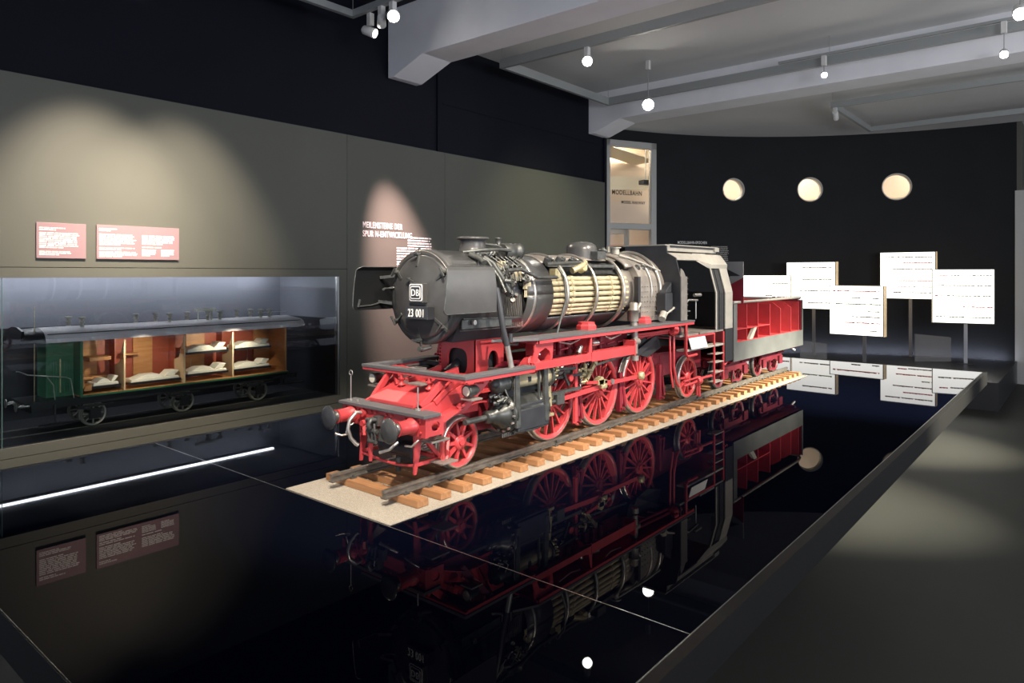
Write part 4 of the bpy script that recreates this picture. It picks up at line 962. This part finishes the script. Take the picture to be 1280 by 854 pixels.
# ------------------------------------------------------------------ tender
te = thing('locomotive_tender', 'tender with grey sides cut open to show red water tank partitions, behind the cab', 'tender', (X0+3.0, YC, RT))
TP = (-3.0, 0, -RT)
def tp(mb, name, m, bevel=0): return mb.build(name, m, te, TP, bevel)
for s_ in (-1, 1):
    sdm = MB().box(2.345, 3.72, s_*.300, s_*.293, .255, .375).box(2.345, 2.40, s_*.300, s_*.293, .375, .625)
    if s_ > 0: sdm.box(2.40, 3.72, .300, .293, .375, .60)
    else: sdm.box(3.705, 3.72, -.300, -.293, .375, .61)
    tp(sdm, 'side_sheet', 'tendergrey')
tl = [(2.335, -.297, .632), (3.62, -.297, .632), (3.68, -.29, .628), (3.715, -.27, .62), (3.72, -.24, .618), (3.72, .24, .618), (3.70, .28, .62), (3.62, .297, .625), (2.345, .297, .625)]
tp(MB().tube(tl, .0095, 8), 'top_rail', 'roof')
tp(MB().box(3.70, 3.715, -.29, .29, .255, .61), 'rear_sheet', 'darkred')
rvt = MB()
for i in range(14): rvt.cyl((3.72, -.285, .27+i*.025), (3.726, -.285, .27+i*.025), .003, n=6)
tp(rvt, 'rivets', 'tendergrey')
inn = MB().box(2.40, 3.70, .16, .168, .375, .62).box(2.40, 3.70, -.28, .285, .368, .376)
tp(inn, 'tank_wall', 'red')
for i, x in enumerate([2.405, 2.60, 2.80, 3.03, 3.25, 3.48, 3.66]):
    d_ = MB()
    if i in (1, 2): d_.holed((-.285, .16, .376, .618), (-.02, .53, .09, .06, 3), 'x', x, x+.006)
    elif i in (3, 4, 5): d_.prism([(-.285, .376), (-.285, .60 if i == 3 else .56), (-.23, .60), (-.12, .618), (.16, .618), (.16, .376)], 'x', x, x+.006)
    else: d_.box(x, x+.006, -.285, .16, .376, .60)
    tp(d_, 'partition', 'red')
tp(MB().box(2.41, 3.03, -.285, -.10, .452, .457), 'tank_shelf', 'red')
tp(MB().prism([(2.66, .376), (2.72, .376), (2.80, .452), (2.75, .452)], 'y', -.28, -.26).prism([(2.62, .457), (2.64, .457), (2.635, .53)], 'y', -.25, -.24).cyl((2.63, -.2, .46), (2.63, -.2, .60), .006), 'bracket_plate', 'roof')
tp(MB().box(2.42, 3.69, .17, .285, .60, .612).box(2.5, 2.58, .0, .06, .60, .625), 'tank_top', 'red')
# coal bunker front bulkhead
tp(MB().box(2.45, 2.458, -.319, -.10, .80, .894), 'bulkhead_sheet', 'posterg')
tp(MB().prism([(-.319, .80), (-.319, .625), (-.15, .625), (-.15, .74)], 'x', 2.452, 2.458), 'bunker_plate', 'darkred')
tp(MB().prism([(-.319, .80), (-.319, .79), (-.15, .70), (-.15, .76), (-.24, .80)], 'x', 2.440, 2.448), 'bunker_slope', 'posterg')
tp(MB().prism([(-.13, .885), (-.30, .803), (-.15, .78)], 'x', 2.4485, 2.4499), 'bulkhead_shadow', 'dark')  # dark triangle of shadow laid on the bulkhead sheet
tp(MB().box(2.35, 3.70, -.10, -.088, .20, .256).box(2.35, 3.70, .088, .10, .20, .256).box(2.35, 3.70, -.28, .28, .246, .2545), 'tender_frame', 'darkred')
for bx_ in (2.60, 3.30):
    bg = MB()
    for s_ in (-1, 1):
        bg.prism([(bx_-.24, .16), (bx_-.22, .20), (bx_-.08, .22), (bx_+.08, .22), (bx_+.22, .20), (bx_+.24, .16), (bx_+.14, .15), (bx_+.08, .17), (bx_-.08, .17), (bx_-.14, .15)], 'y', s_*.19, s_*.20)
        for ax_ in (-.17, .17): bg.box(bx_+ax_-.035, bx_+ax_+.035, s_*.20, s_*.215, .13, .19).bar((bx_+ax_-.07, s_*.208, .215), (bx_+ax_+.07, s_*.208, .215), .014, .012)
        bg.bar((bx_-.05, s_*.20, .10), (bx_+.05, s_*.20, .10), .01, .012).bar((bx_-.05, s_*.2, .10), (bx_-.03, s_*.2, .17), .01, .01)
    bg.box(bx_-.06, bx_+.06, -.19, .19, .16, .22)
    tp(bg, 'bogie_frame', 'maroon')
    for ax_ in (-.17, .17): wheel(te, bx_+ax_-3.0, .098, 9, RT+.0985, hub=.26, m='maroon', tyre='iron', spw=.010, base=RT, rim=.16)
for s_ in (-1, 1):
    b_ = tp(MB().lathe([(.028, 0), (.025, .01), (.023, .06)], (3.715, s_*.175, .27), (1, 0, 0), 20), 'buffer', 'darkred')
    MB().lathe([(.012, .06), (.012, .09), (.043, .094), (.043, .10), (.0001, .104)], (3.715, s_*.175, .27), (1, 0, 0), 24).build('buffer_head', 'black', b_)
tp(MB().box(3.69, 3.715, -.24, .24, .225, .30), 'rear_beam', 'darkred')
tp(MB().tube([(3.72, -.20, .24), (3.75, -.21, .22), (3.77, -.22, .205)], .008), 'rear_hose', 'white')
# white card leaning on the cab step tray
tag(MB().bar((0, -.006, .0), (0, .012, .062), .212, .003, up=(0, 1, 0)).build('label_card', 'white', None, (X0+1.815, YC-.308, .3885)), 'small blank white card leaning on the step tray below the cab', 'card')

# ------------------------------------------------------------------ wall display case with sleeping car
dc = thing('display_case', 'long glazed display case set into the left wall holding the carriage model', 'display case', (2.0, 5.5, FZ))
DP = (-2.0, -5.5, -FZ); CX0, CX1 = -.6, 3.713
MB().box(CX0, CX1, 6.02, 6.05, -.28, .84).box(CX1, CX1+.015, WY+.045, 6.05, -.28, .84).box(CX0-.015, CX0, WY+.045, 6.05, -.28, .84).build('case_wall', 'casein', dc, DP)
MB().box(CX0, CX1-.002, 6.005, 6.02, -.25, .42).box(CX1-.012, CX1, 5.13, 6.005, -.25, .42).build('case_shade_band', 'casefl', dc, DP)  # shade below the lit zone, put in as dark sheets on the walls
MB().box(CX0, CX1, WY+.045, 6.02, -.28, -.25).build('case_floor', 'casefl', dc, DP)
MB().box(CX0, CX1, WY+.045, 6.02, .822, .84).build('case_ceiling', 'casein', dc, DP)
for a, b in ((CX0, 1.249), (1.253, CX1-.022)): MB().box(a, b, WY+.012, WY+.018, -.25, .79).build('glass_pane', 'glass', dc, DP)
MB().box(CX0, CX1, WY+.006, WY+.044, -.254, -.247).box(CX1-.02, CX1-.004, WY+.004, WY+.044, -.25, .79).build('pane_channel', 'edge', dc, DP)
M['glassedge'] = mat('green_glass_edge', (.10, .17, .16), .2)
MB().box(1.2492, 1.2528, WY+.008, WY+.022, -.247, .79).build('glass_edge', 'glassedge', dc, DP)
MB().box(.2, 3.55, 5.862, 5.886, .808, .8215).build('led_strip', 'led', dc, DP)
spot('case_end_spot', (3.05, 5.35, .80), (3.72, 5.75, .55), 2.2, 60, .9, (.8, .85, 1))
ca = thing('sleeping_car', 'green sleeping carriage model with open side showing made beds, inside the display case', 'railway carriage', (2.45, 5.48, -.25))
CPs = (-2.45, -5.48, .25)
def cp_(mb, name, m, parent=None, bevel=0): return mb.build(name, m, parent or ca, CPs if parent is None else (0, 0, 0), bevel)
YN, YF, YM = 5.33, 5.63, 5.48
rt = MB().box(.3, 3.69, 5.36, 5.37, -.249, -.243).box(.3, 3.69, 5.60, 5.61, -.249, -.243); cp_(rt, 'rail', 'rail')
for x in (1.85, 2.475, 3.10):
    for s_, y in ((-1, 5.365), (1, 5.605)):
        w_ = MB(); R = .082; w_.lathe([(R, -.01), (R, .01), (R-.014, .01), (R-.014, -.01), (R, -.01)], (0, 0, 0), (0, 1, 0), 40).lathe([(R+.005, -s_*.012), (R+.005, -s_*.009), (R-.01, -s_*.009), (R+.005, -s_*.012)], (0, 0, 0), (0, 1, 0), 40).cyl((0, -.014, 0), (0, .014, 0), .02)
        for i in range(8): a = 2*pi*i/8; w_.bar((.015*cos(a), 0, .015*sin(a)), (.07*cos(a), 0, .07*sin(a)), .010, .009, up=(-sin(a), 0, cos(a)))
        w_.build('wheel', 'carwheel', ca, (x-2.45, y-5.48, -.16+.25))
    cp_(MB().cyl((x, 5.36, -.16), (x, 5.61, -.16), .010), 'axle', 'carblack')
    cp_(MB().box(x-.035, x+.035, 5.318, 5.340, -.19, -.12).bar((x-.12, 5.33, -.10), (x+.12, 5.33, -.10), .016, .014).bar((x-.12, 5.33, -.10), (x, 5.33, -.13), .014, .01), 'axle_box', 'carblack')
cp_(MB().box(1.50, 3.45, 5.335, 5.36, -.085, -.045).box(1.50, 3.45, 5.60, 5.625, -.085, -.045).box(1.76, 3.36, 5.33, 5.63, -.045, -.030), 'underframe', 'carblack')
cp_(MB().box(1.50, 1.62, 5.28, 5.30, -.185, -.175).box(1.53, 1.75, 5.29, 5.33, -.190, -.184).bar((1.6, 5.31, -.06), (1.6, 5.30, -.18), .01, .01).bar((3.2, 5.31, -.06), (3.42, 5.31, -.06), .01, .01).box(3.25, 3.5, 5.29, 5.32, -.13, -.122).bar((3.3, 5.3, -.06), (3.3, 5.3, -.13), .008, .008), 'footboard', 'carblack')
cp_(MB().box(1.755, 3.36, 5.325, 5.635, -.030, -.020), 'floor_board', 'carwood')
cp_(MB().box(1.755, 3.36, 5.318, 5.326, -.034, -.022), 'sill_strip', 'cargreen')
cp_(MB().box(1.755, 3.36, 5.60, 5.61, -.02, .355), 'back_side', 'oxred')
# green end wall and platform
gw = MB().box(1.755, 1.772, 5.32, 5.335, -.03, .36).box(1.60, 1.755, 5.45, 5.462, -.03, .36).box(1.59, 1.60, 5.45, 5.63, -.03, .36)
for i in range(9): gw.box(1.61+i*.016, 1.613+i*.016, 5.446, 5.45, .0, .22)
cp_(gw, 'end_panel', 'cargreen')
cp_(MB().box(1.755, 1.765, 5.335, 5.62, -.02, .36), 'end_wall', 'cargreen')
cp_(MB().box(1.668, 1.676, 5.440, 5.446, .0, .23), 'door_handle', 'brass')
cp_(MB().box(1.44, 1.755, 5.32, 5.64, -.045, -.030).box(1.47, 1.50, 5.32, 5.64, -.10, -.045), 'end_platform', 'carblack')
rl = MB().tube([(1.72, 5.33, -.03), (1.70, 5.33, .10), (1.67, 5.33, .115), (1.58, 5.33, .13), (1.50, 5.34, .145), (1.46, 5.36, .15)], .0045).tube([(1.56, 5.34, .132), (1.60, 5.34, .07), (1.61, 5.34, -.03)], .004).tube([(1.46, 5.36, .15), (1.45, 5.5, .16), (1.46, 5.60, .15)], .004)
cp_(rl, 'platform_railing', 'steel')
cp_(MB().cyl((1.50, 5.37, -.04), (1.50, 5.37, .60), .0022, n=6), 'signal_rod', 'brass')
cl_ = MB()
for y in (5.37, 5.59): cl_.lathe([(.012, 0), (.010, .05), (.006, .052), (.006, .07), (.030, .072), (.030, .076)], (1.47, y, -.055), (-1, 0, 0), 16)
for i in range(5): cl_.cyl((1.42+.014*i, 5.42+.02*i, -.05), (1.41+.012*i, 5.43+.02*i, -.07), .009, n=8)
cl_.tube([(1.46, 5.48, -.05), (1.42, 5.47, -.06), (1.40, 5.46, -.04), (1.37, 5.46, -.045)], .005)
cp_(cl_, 'buffer', 'steel')
# roof with a clerestory line
pr3 = []
for i in range(17): a = radians(180*i/16); pr3.append((YM-.185*cos(a), .355+.095*sin(a)**.8))
rfm = MB().prism(pr3, 'x', 1.545, 3.44); v = []; 
for i in range(17): a = radians(180*i/16); v.append((1.545, YM-.185*cos(a), .355+.095*sin(a)**.8))
for i in range(17): a = radians(180*i/16); v.append((1.415+.02*sin(a), YM-.165*cos(a), .36+.085*sin(a)**.8))
MB().add(v, [(i, i+1, 18+i, 17+i) for i in range(16)]+[tuple(range(17, 34))], True).build('roof_hood', 'carblack', ca, CPs)
v = []
for i in range(17): a = radians(180*i/16); v.append((3.44, YM-.185*cos(a), .355+.095*sin(a)**.8))
for i in range(17): a = radians(180*i/16); v.append((3.56, YM-.10*cos(a), .36+.06*sin(a)**.8))
rfm.add(v, [(i, i+1, 18+i, 17+i) for i in range(16)]+[tuple(range(17, 34))])
ro = cp_(rfm, 'roof', 'carroof')
MB().box(1.56, 3.48, 5.316, 5.330, .4085, .4145).build('gutter_line', 'carblack', ro)
MB().prism([(YM-.13, .35), (YM-.16, .44), (YM-.05, .462), (YM+.05, .462), (YM+.16, .44), (YM+.13, .35)], 'x', 1.415, 1.43).build('roof_end', 'carblack', ro)
vt = None
for x, y, h in ((1.80, 5.42, .04), (1.76, 5.56, .03), (2.21, 5.56, .03), (2.34, 5.52, .05), (2.40, 5.42, .045), (2.58, 5.52, .04), (2.70, 5.42, .03), (2.80, 5.42, .045), (3.02, 5.56, .03), (3.10, 5.48, .04), (3.16, 5.42, .045), (3.24, 5.42, .035)):
    z = .445
    if vt is None:
        vm = MB().lathe([(.014, 0), (.010, .008), (.008, .022), (.014, .026), (.014, .032), (.010, .036), (.010, .048), (.020, .056), (.020, .062), (.004, .064)], (0, 0, 0), (0, 0, 1), 16)
        vm.v = [(a*1.15, b*1.15, c*1.1) for a, b, c in vm.v]
        vt = vm.build('roof_ventilator', 'carwheel', ca, (x-2.45, y-5.48, z+.25))
    else: copy_part(vt, ca, (x-2.45, y-5.48, z+.25))
cp_(MB().box(2.60, 2.76, 5.41, 5.43, .518, .540).cyl((2.62, 5.42, .44), (2.62, 5.42, .52), .005).cyl((2.73, 5.42, .44), (2.73, 5.42, .52), .005), 'roof_board', 'linen')
cp_(MB().tube([(3.15, 5.45, .485), (3.42, 5.45, .485)], .002), 'roof_rail', 'steel')
# compartments
for x in (2.04, 2.47, 2.86):
    cp_(MB().prism([(5.335, -.02), (5.335, .345), (5.42, .17), (5.50, .15), (5.50, -.02)], 'x', x, x+.012), 'compartment_wall', 'ply')
    cp_(MB().prism([(5.334, .20), (5.334, .24), (5.384, .24), (5.404, .20)], 'x', x-.001, x), 'wall_trim', 'carwood')
    cp_(MB().box(x, x+.01, 5.50, 5.60, -.02, .35), 'inner_wall', 'oxred')
cp_(MB().box(3.335, 3.352, 5.335, 5.60, -.02, .35).box(3.19, 3.335, 5.585, 5.598, -.02, .35), 'rear_partition', 'carwood')
cp_(MB().box(2.60, 2.75, 5.58, 5.598, .0, .34).box(1.82, 1.95, 5.58, 5.598, .0, .34).box(2.2, 2.34, 5.58, 5.598, .0, .34), 'window_panel', 'carwood')
def bed(x0, x1, z, m='linen'):
    b = cp_(MB().box(x0, x1, 5.36, 5.50, z-.016, z), 'bunk', 'carblack')
    mt = MB().prism([(x0+.01, z), (x1-.01, z), (x1-.015, z+.020), (x0+.015, z+.024)], 'y', 5.365, 5.495)
    L = x1-x0
    mt.prism([(x0+.03, z+.020), (x0+.25*L+.02, z+.048), (x0+.55*L, z+.046), (x0+.68*L, z+.020)], 'y', 5.372, 5.488)
    mt.build('blanket', 'linen', ca, CPs, .004)
    MB().prism([(x0+.68*L, z+.022), (x0+.80*L, z+.062), (x1-.008, z+.058), (x1-.04, z+.020)], 'y', 5.375, 5.485).build('pillow', 'linen', ca, CPs, .005)
for x0, x1, z in ((1.84, 2.03, .025), (2.09, 2.46, .02), (2.50, 2.84, .035), (2.50, 2.84, .205), (2.885, 3.22, .035), (2.885, 3.22, .205)): bed(x0, x1, z)
cp_(MB().prism([(1.79, .0), (1.80, .03), (1.84, .04), (1.84, .0)], 'y', 5.36, 5.48).prism([(1.785, .02), (1.80, .02), (1.79, .24), (1.775, .24)], 'y', 5.37, 5.48).box(1.84, 2.0, 5.50, 5.58, .06, .08), 'seat', 'carwood')
cp_(MB().box(1.84, 1.98, 5.40, 5.56, .20, .225).box(2.10, 2.22, 5.50, 5.58, .21, .222), 'luggage_rack', 'carwood')
cp_(MB().cyl((2.60, 5.50, .06), (2.60, 5.50, .14), .002, n=6).cyl((2.70, 5.50, .06), (2.70, 5.50, .14), .002, n=6).cyl((3.08, 5.50, .06), (3.08, 5.50, .20), .002, n=6), 'bunk_ladder', 'steel')
spot('case_bed_fill_a', (2.85, 5.14, .335), (2.85, 5.50, .06), 3.0, 110, .6, (1, .85, .65), .01)  # added unseen lights to brighten the beds under the roof
spot('case_bed_fill_b', (2.15, 5.14, .335), (2.15, 5.50, .04), 2.4, 110, .6, (1, .85, .65), .01)

# ------------------------------------------------------------------ panels and lettering on the left wall
def info_panel(label, x0, x1, z0, z1, cols, seed):
    t = thing('info_panel', label, 'wall panel', ((x0+x1)/2, WY-.001, z0)); hw = (x1-x0)/2; h = z1-z0
    MB().box(-hw, hw, -.010, 0, 0, h).build('board', 'pink', t, bevel=.001)
    tx = MB()
    for a, b, ztop, rows, pitch, hh, sd in cols: lines(tx, -hw+a, -hw+b, ztop, rows, pitch, hh, seed+sd, y=-.0102, t=.0006)
    tx.build('panel_text', 'letter', t)
info_panel('smaller mauve text panel on the grey wall above the display case, left of two', 1.424, 1.703, .914, 1.139,
           [(.015, .17, .195, 2, .012, .006, 1), (.015, .25, .163, 9, .0115, .0055, 2), (.015, .20, .045, 3, .010, .005, 3)], 10)
info_panel('wider mauve text panel on the grey wall above the display case, right of two', 1.766, 2.307, .914, 1.142,
           [(.015, .14, .205, 2, .012, .006, 1), (.015, .25, .168, 7, .0115, .0055, 2), (.015, .25, .078, 2, .012, .0055, 3), (.015, .26, .050, 4, .010, .005, 4),
            (.285, .52, .168, 6, .0115, .0055, 5), (.285, .52, .088, 1, .012, .0055, 6), (.285, .385, .070, 5, .010, .005, 7), (.415, .51, .070, 5, .010, .005, 8)], 30)
hh_ = thing('wall_lettering', 'white heading MEILENSTEINE DER SPUR N-ENTWICKLUNG with paragraph, in the pink light pool', 'wall text', (4.2, WY-.001, .9))
text('MEILENSTEINE DER', .078, 'letter', 'heading', hh_, (3.957-4.2, -.003, 1.235-.9), (pi/2, 0, 0), .001, .64)
text('SPUR N-ENTWICKLUNG', .078, 'letter', 'heading', hh_, (3.957-4.2, -.003, 1.155-.9), (pi/2, 0, 0), .001, .64)
tx = MB(); lines(tx, 4.50-4.2, 4.82-4.2, 1.170-.9, 4, .026, .013, 77, 1, y=-.001, t=.001); lines(tx, 4.36-4.2, 4.82-4.2, 1.066-.9, 22, .026, .013, 78, .7, y=-.001, t=.001)
tx.build('paragraph', 'letter', hh_)
# heading on the curved wall
D, p, th = wall_hit(846.5); D2, p2, th2 = wall_hit(886.5); D3, p3, th3 = wall_hit(912)
rz_ = atan2(p2.y-p.y, p2.x-p.x); z = CH+(342-304.8)/FPX*D; ni = Vector((cos(th), sin(th), 0))
ep = thing('wall_lettering', 'white heading MODELLBAHN-EPOCHEN with small paragraph on the dark curved wall above the cab', 'wall text', (p.x-ni.x*.012, p.y-ni.y*.012, z), rz_)
text('MODELLBAHN-EPOCHEN', .062, 'letter', 'heading', ep, (0, 0, 0), (pi/2, 0, 0), .001, (p2-p).length/.062/13.6*1.0)
tx = MB(); L2 = (p2-p).length; lines(tx, L2*.04, L2*.58, -.035, 14, .022, .010, 99, .8, y=-.002, t=.004); tx.build('paragraph', 'greyletter', ep, (L2, 0, 0), 0, atan2(p3.y-p2.y, p3.x-p2.x)-rz_)

# ------------------------------------------------------------------ light boxes with shelves of tiny trains
TRAINC = [mat('train_brown', (.22, .11, .05), .5), mat('train_red', (.65, .06, .04), .5), mat('train_olive', (.25, .27, .10), .5), mat('train_grey', (.30, .28, .26), .5)]
BOX = [  # name, uL, uR, vtop, D_L, D_R, height, rows (v fraction, start, end, colour), pole u
    ('light box half hidden behind the tender, leftmost of the five', 929, 988.5, 344, 10.5, 10.15, .70, [(.18, .62, .95, 2), (.44, .48, .62, 0), (.47, .62, .97, 1), (.70, .3, .9, 0)], 958, 'leftmost light box'),
    ('light box second from left, just right of the tender top rail', 983, 1044.5, 327.5, 10.85, 10.35, .72, [(.13, .34, .93, 0), (.38, .34, .93, 2), (.62, .28, .90, 3), (.87, .45, .93, 0)], 1017.5, 'second light box from left'),
    ('lowest light box, standing in front in the middle of the five', 1037, 1104.5, 357, 10.1, 9.57, .71, [(.12, .07, .93, 1), (.25, .42, .60, 0), (.26, .80, .93, 3), (.38, .12, .96, 2), (.52, .72, .95, 2), (.63, .43, .95, 0), (.75, .30, .95, 1), (.90, .75, .93, 2)], 1083.5, 'lowest middle light box'),
    ('highest light box, behind and left of the rightmost one', 1100, 1169.5, 315, 10.7, 10.2, .71, [(.12, .10, .95, 0), (.24, .43, .95, 1), (.37, .24, .95, 0), (.50, .76, .95, 2), (.62, .30, .96, 1), (.74, .33, .50, 1), (.75, .52, .95, 3), (.87, .25, .96, 0)], 1138.5, 'highest light box'),
    ('rightmost light box in front of the dark curved wall', 1165, 1243.5, 336.5, 9.85, 9.5, .76, [(.12, .12, .26, 1), (.13, .30, .96, 3), (.31, .10, .96, 0), (.50, .05, .20, 1), (.50, .24, .94, 2), (.70, .50, .97, 1), (.88, .06, .22, 2), (.89, .28, .95, 2)], 1207, 'rightmost light box')]
for bi, (lab, uL, uR, vt_, DL, DR, h, rows, pu, short) in enumerate(BOX):
    a = at(uL, vt_, DL); b = at(uR, vt_, DR); ztop = (a.z+b.z)/2; dx = Vector((b.x-a.x, b.y-a.y, 0)); W = dx.length; rz_ = atan2(dx.y, dx.x)
    mid = Vector(((a.x+b.x)/2, (a.y+b.y)/2, 0)); back = Vector((-sin(rz_), cos(rz_), 0))
    t = thing('light_box', lab+', on a post', 'light box', (mid.x+back.x*.06, mid.y+back.y*.06, PZ), rz_, 'light boxes before the curved wall')
    Z1 = ztop-PZ; Z0 = Z1-h; hw = W/2; dp = .12
    MB().box(-hw, hw, -.06+.004, .06, Z0, Z1).build('housing', 'boxside', t)
    MB().box(-hw, hw, -.068, -.056, Z1-.008, Z1).box(-hw, hw, -.068, -.056, Z0, Z0+.010).box(-hw, -hw+.008, -.068, -.056, Z0, Z1).box(hw-.008, hw, -.068, -.056, Z0, Z1).build('frame', 'boxframe', t)
    MB().box(-hw+.008, hw-.008, -.060, -.0565, Z0+.01, Z1-.008).build('light_panel', 'lightbox', t)
    pm_ = at(pu, 342, (DL+DR)/2+.1); loc = Matrix.Rotation(-rz_, 3, 'Z') @ Vector((pm_.x-t.location.x, pm_.y-t.location.y, 0))
    MB().box(loc.x-.022, loc.x+.022, .061, .085, .006, Z0+.15).build('post', 'pole', t)
    MB().box(loc.x-.10, loc.x+.10, .0, .15, 0, .006).build('base_plate', 'podium', t)
    ords = ['top', 'second', 'third', 'fourth', 'fifth', 'sixth', 'seventh', 'eighth']
    R3 = Matrix.Rotation(rz_, 3, 'Z')
    for ri_, (fv, s0, s1, ci) in enumerate(rows):
        z = Z1-fv*h; mb = MB(); x = s0*W; rr2 = random.Random(bi*20+ri_); n = 0
        while x < s1*W-.01:
            L = min(rr2.uniform(.028, .05), s1*W-x); hh2 = rr2.uniform(.008, .013)
            mb.box(x, x+L*.90, -.012, -.001, 0, hh2).box(x+.002, x+L*.9-.002, -.010, -.003, hh2, hh2+.003); x += L; n += 1
            if rr2.random() < .12: x += .02
        mb.box(s0*W, s1*W, -.013, -.001, -.003, -.001)
        q_ = R3 @ Vector((-hw, -.060, 0)); o = mb.build('model_train', TRAINC[ci], None, (t.location.x+q_.x, t.location.y+q_.y, PZ+z), 0, rz_)
        w_ = 'long' if s1-s0 > .6 else 'short'; cn = ['brown', 'red', 'olive', 'grey'][ci]
        lev = sorted(set(round(q[0]/.03) for q in rows if not any(0 < round(q[0]/.03)-round(k[0]/.03) <= 1 for k in rows)))
        rank = max(i for i, l in enumerate(lev) if l <= round(fv/.03)); mates = [k for k in rows if abs(k[0]-fv) < .03]
        sd_w = '' if len(mates) == 1 else (', left half' if s0 == min(k[1] for k in mates) else ', right half')
        tag(o, '%s %s tiny train, %s row of %s%s' % (w_, cn, ords[rank], short, sd_w), 'model train', 'tiny trains on the '+short)
# low translucent grey sheets standing in for the pale patches behind the platform
for nm, pts, D in (('low translucent grey sheet at the rear of the platform, right one near the rightmost post', (1143.5, 1188.5, 420), 10.0), ('low translucent grey sheet beside the tender at the rear of the platform, left one', (1000, 1033.5, 428), 10.3)):
    a = at(pts[0], pts[2], D); b = at(pts[1], pts[2], D); 
    dx = Vector((b.x-a.x, b.y-a.y, 0)); W = dx.length; m_ = MB()
    zt = a.z-PZ
    m_.prism([(-W/2, 0), (W/2, 0), (W/2, zt-.02), (-W/2, zt+.03)], 'y', -.004, .004)
    tag(m_.build('grey_sheet', 'greysheet', None, ((a.x+b.x)/2, (a.y+b.y)/2, PZ), 0, atan2(dx.y, dx.x)), nm, 'glass screen')
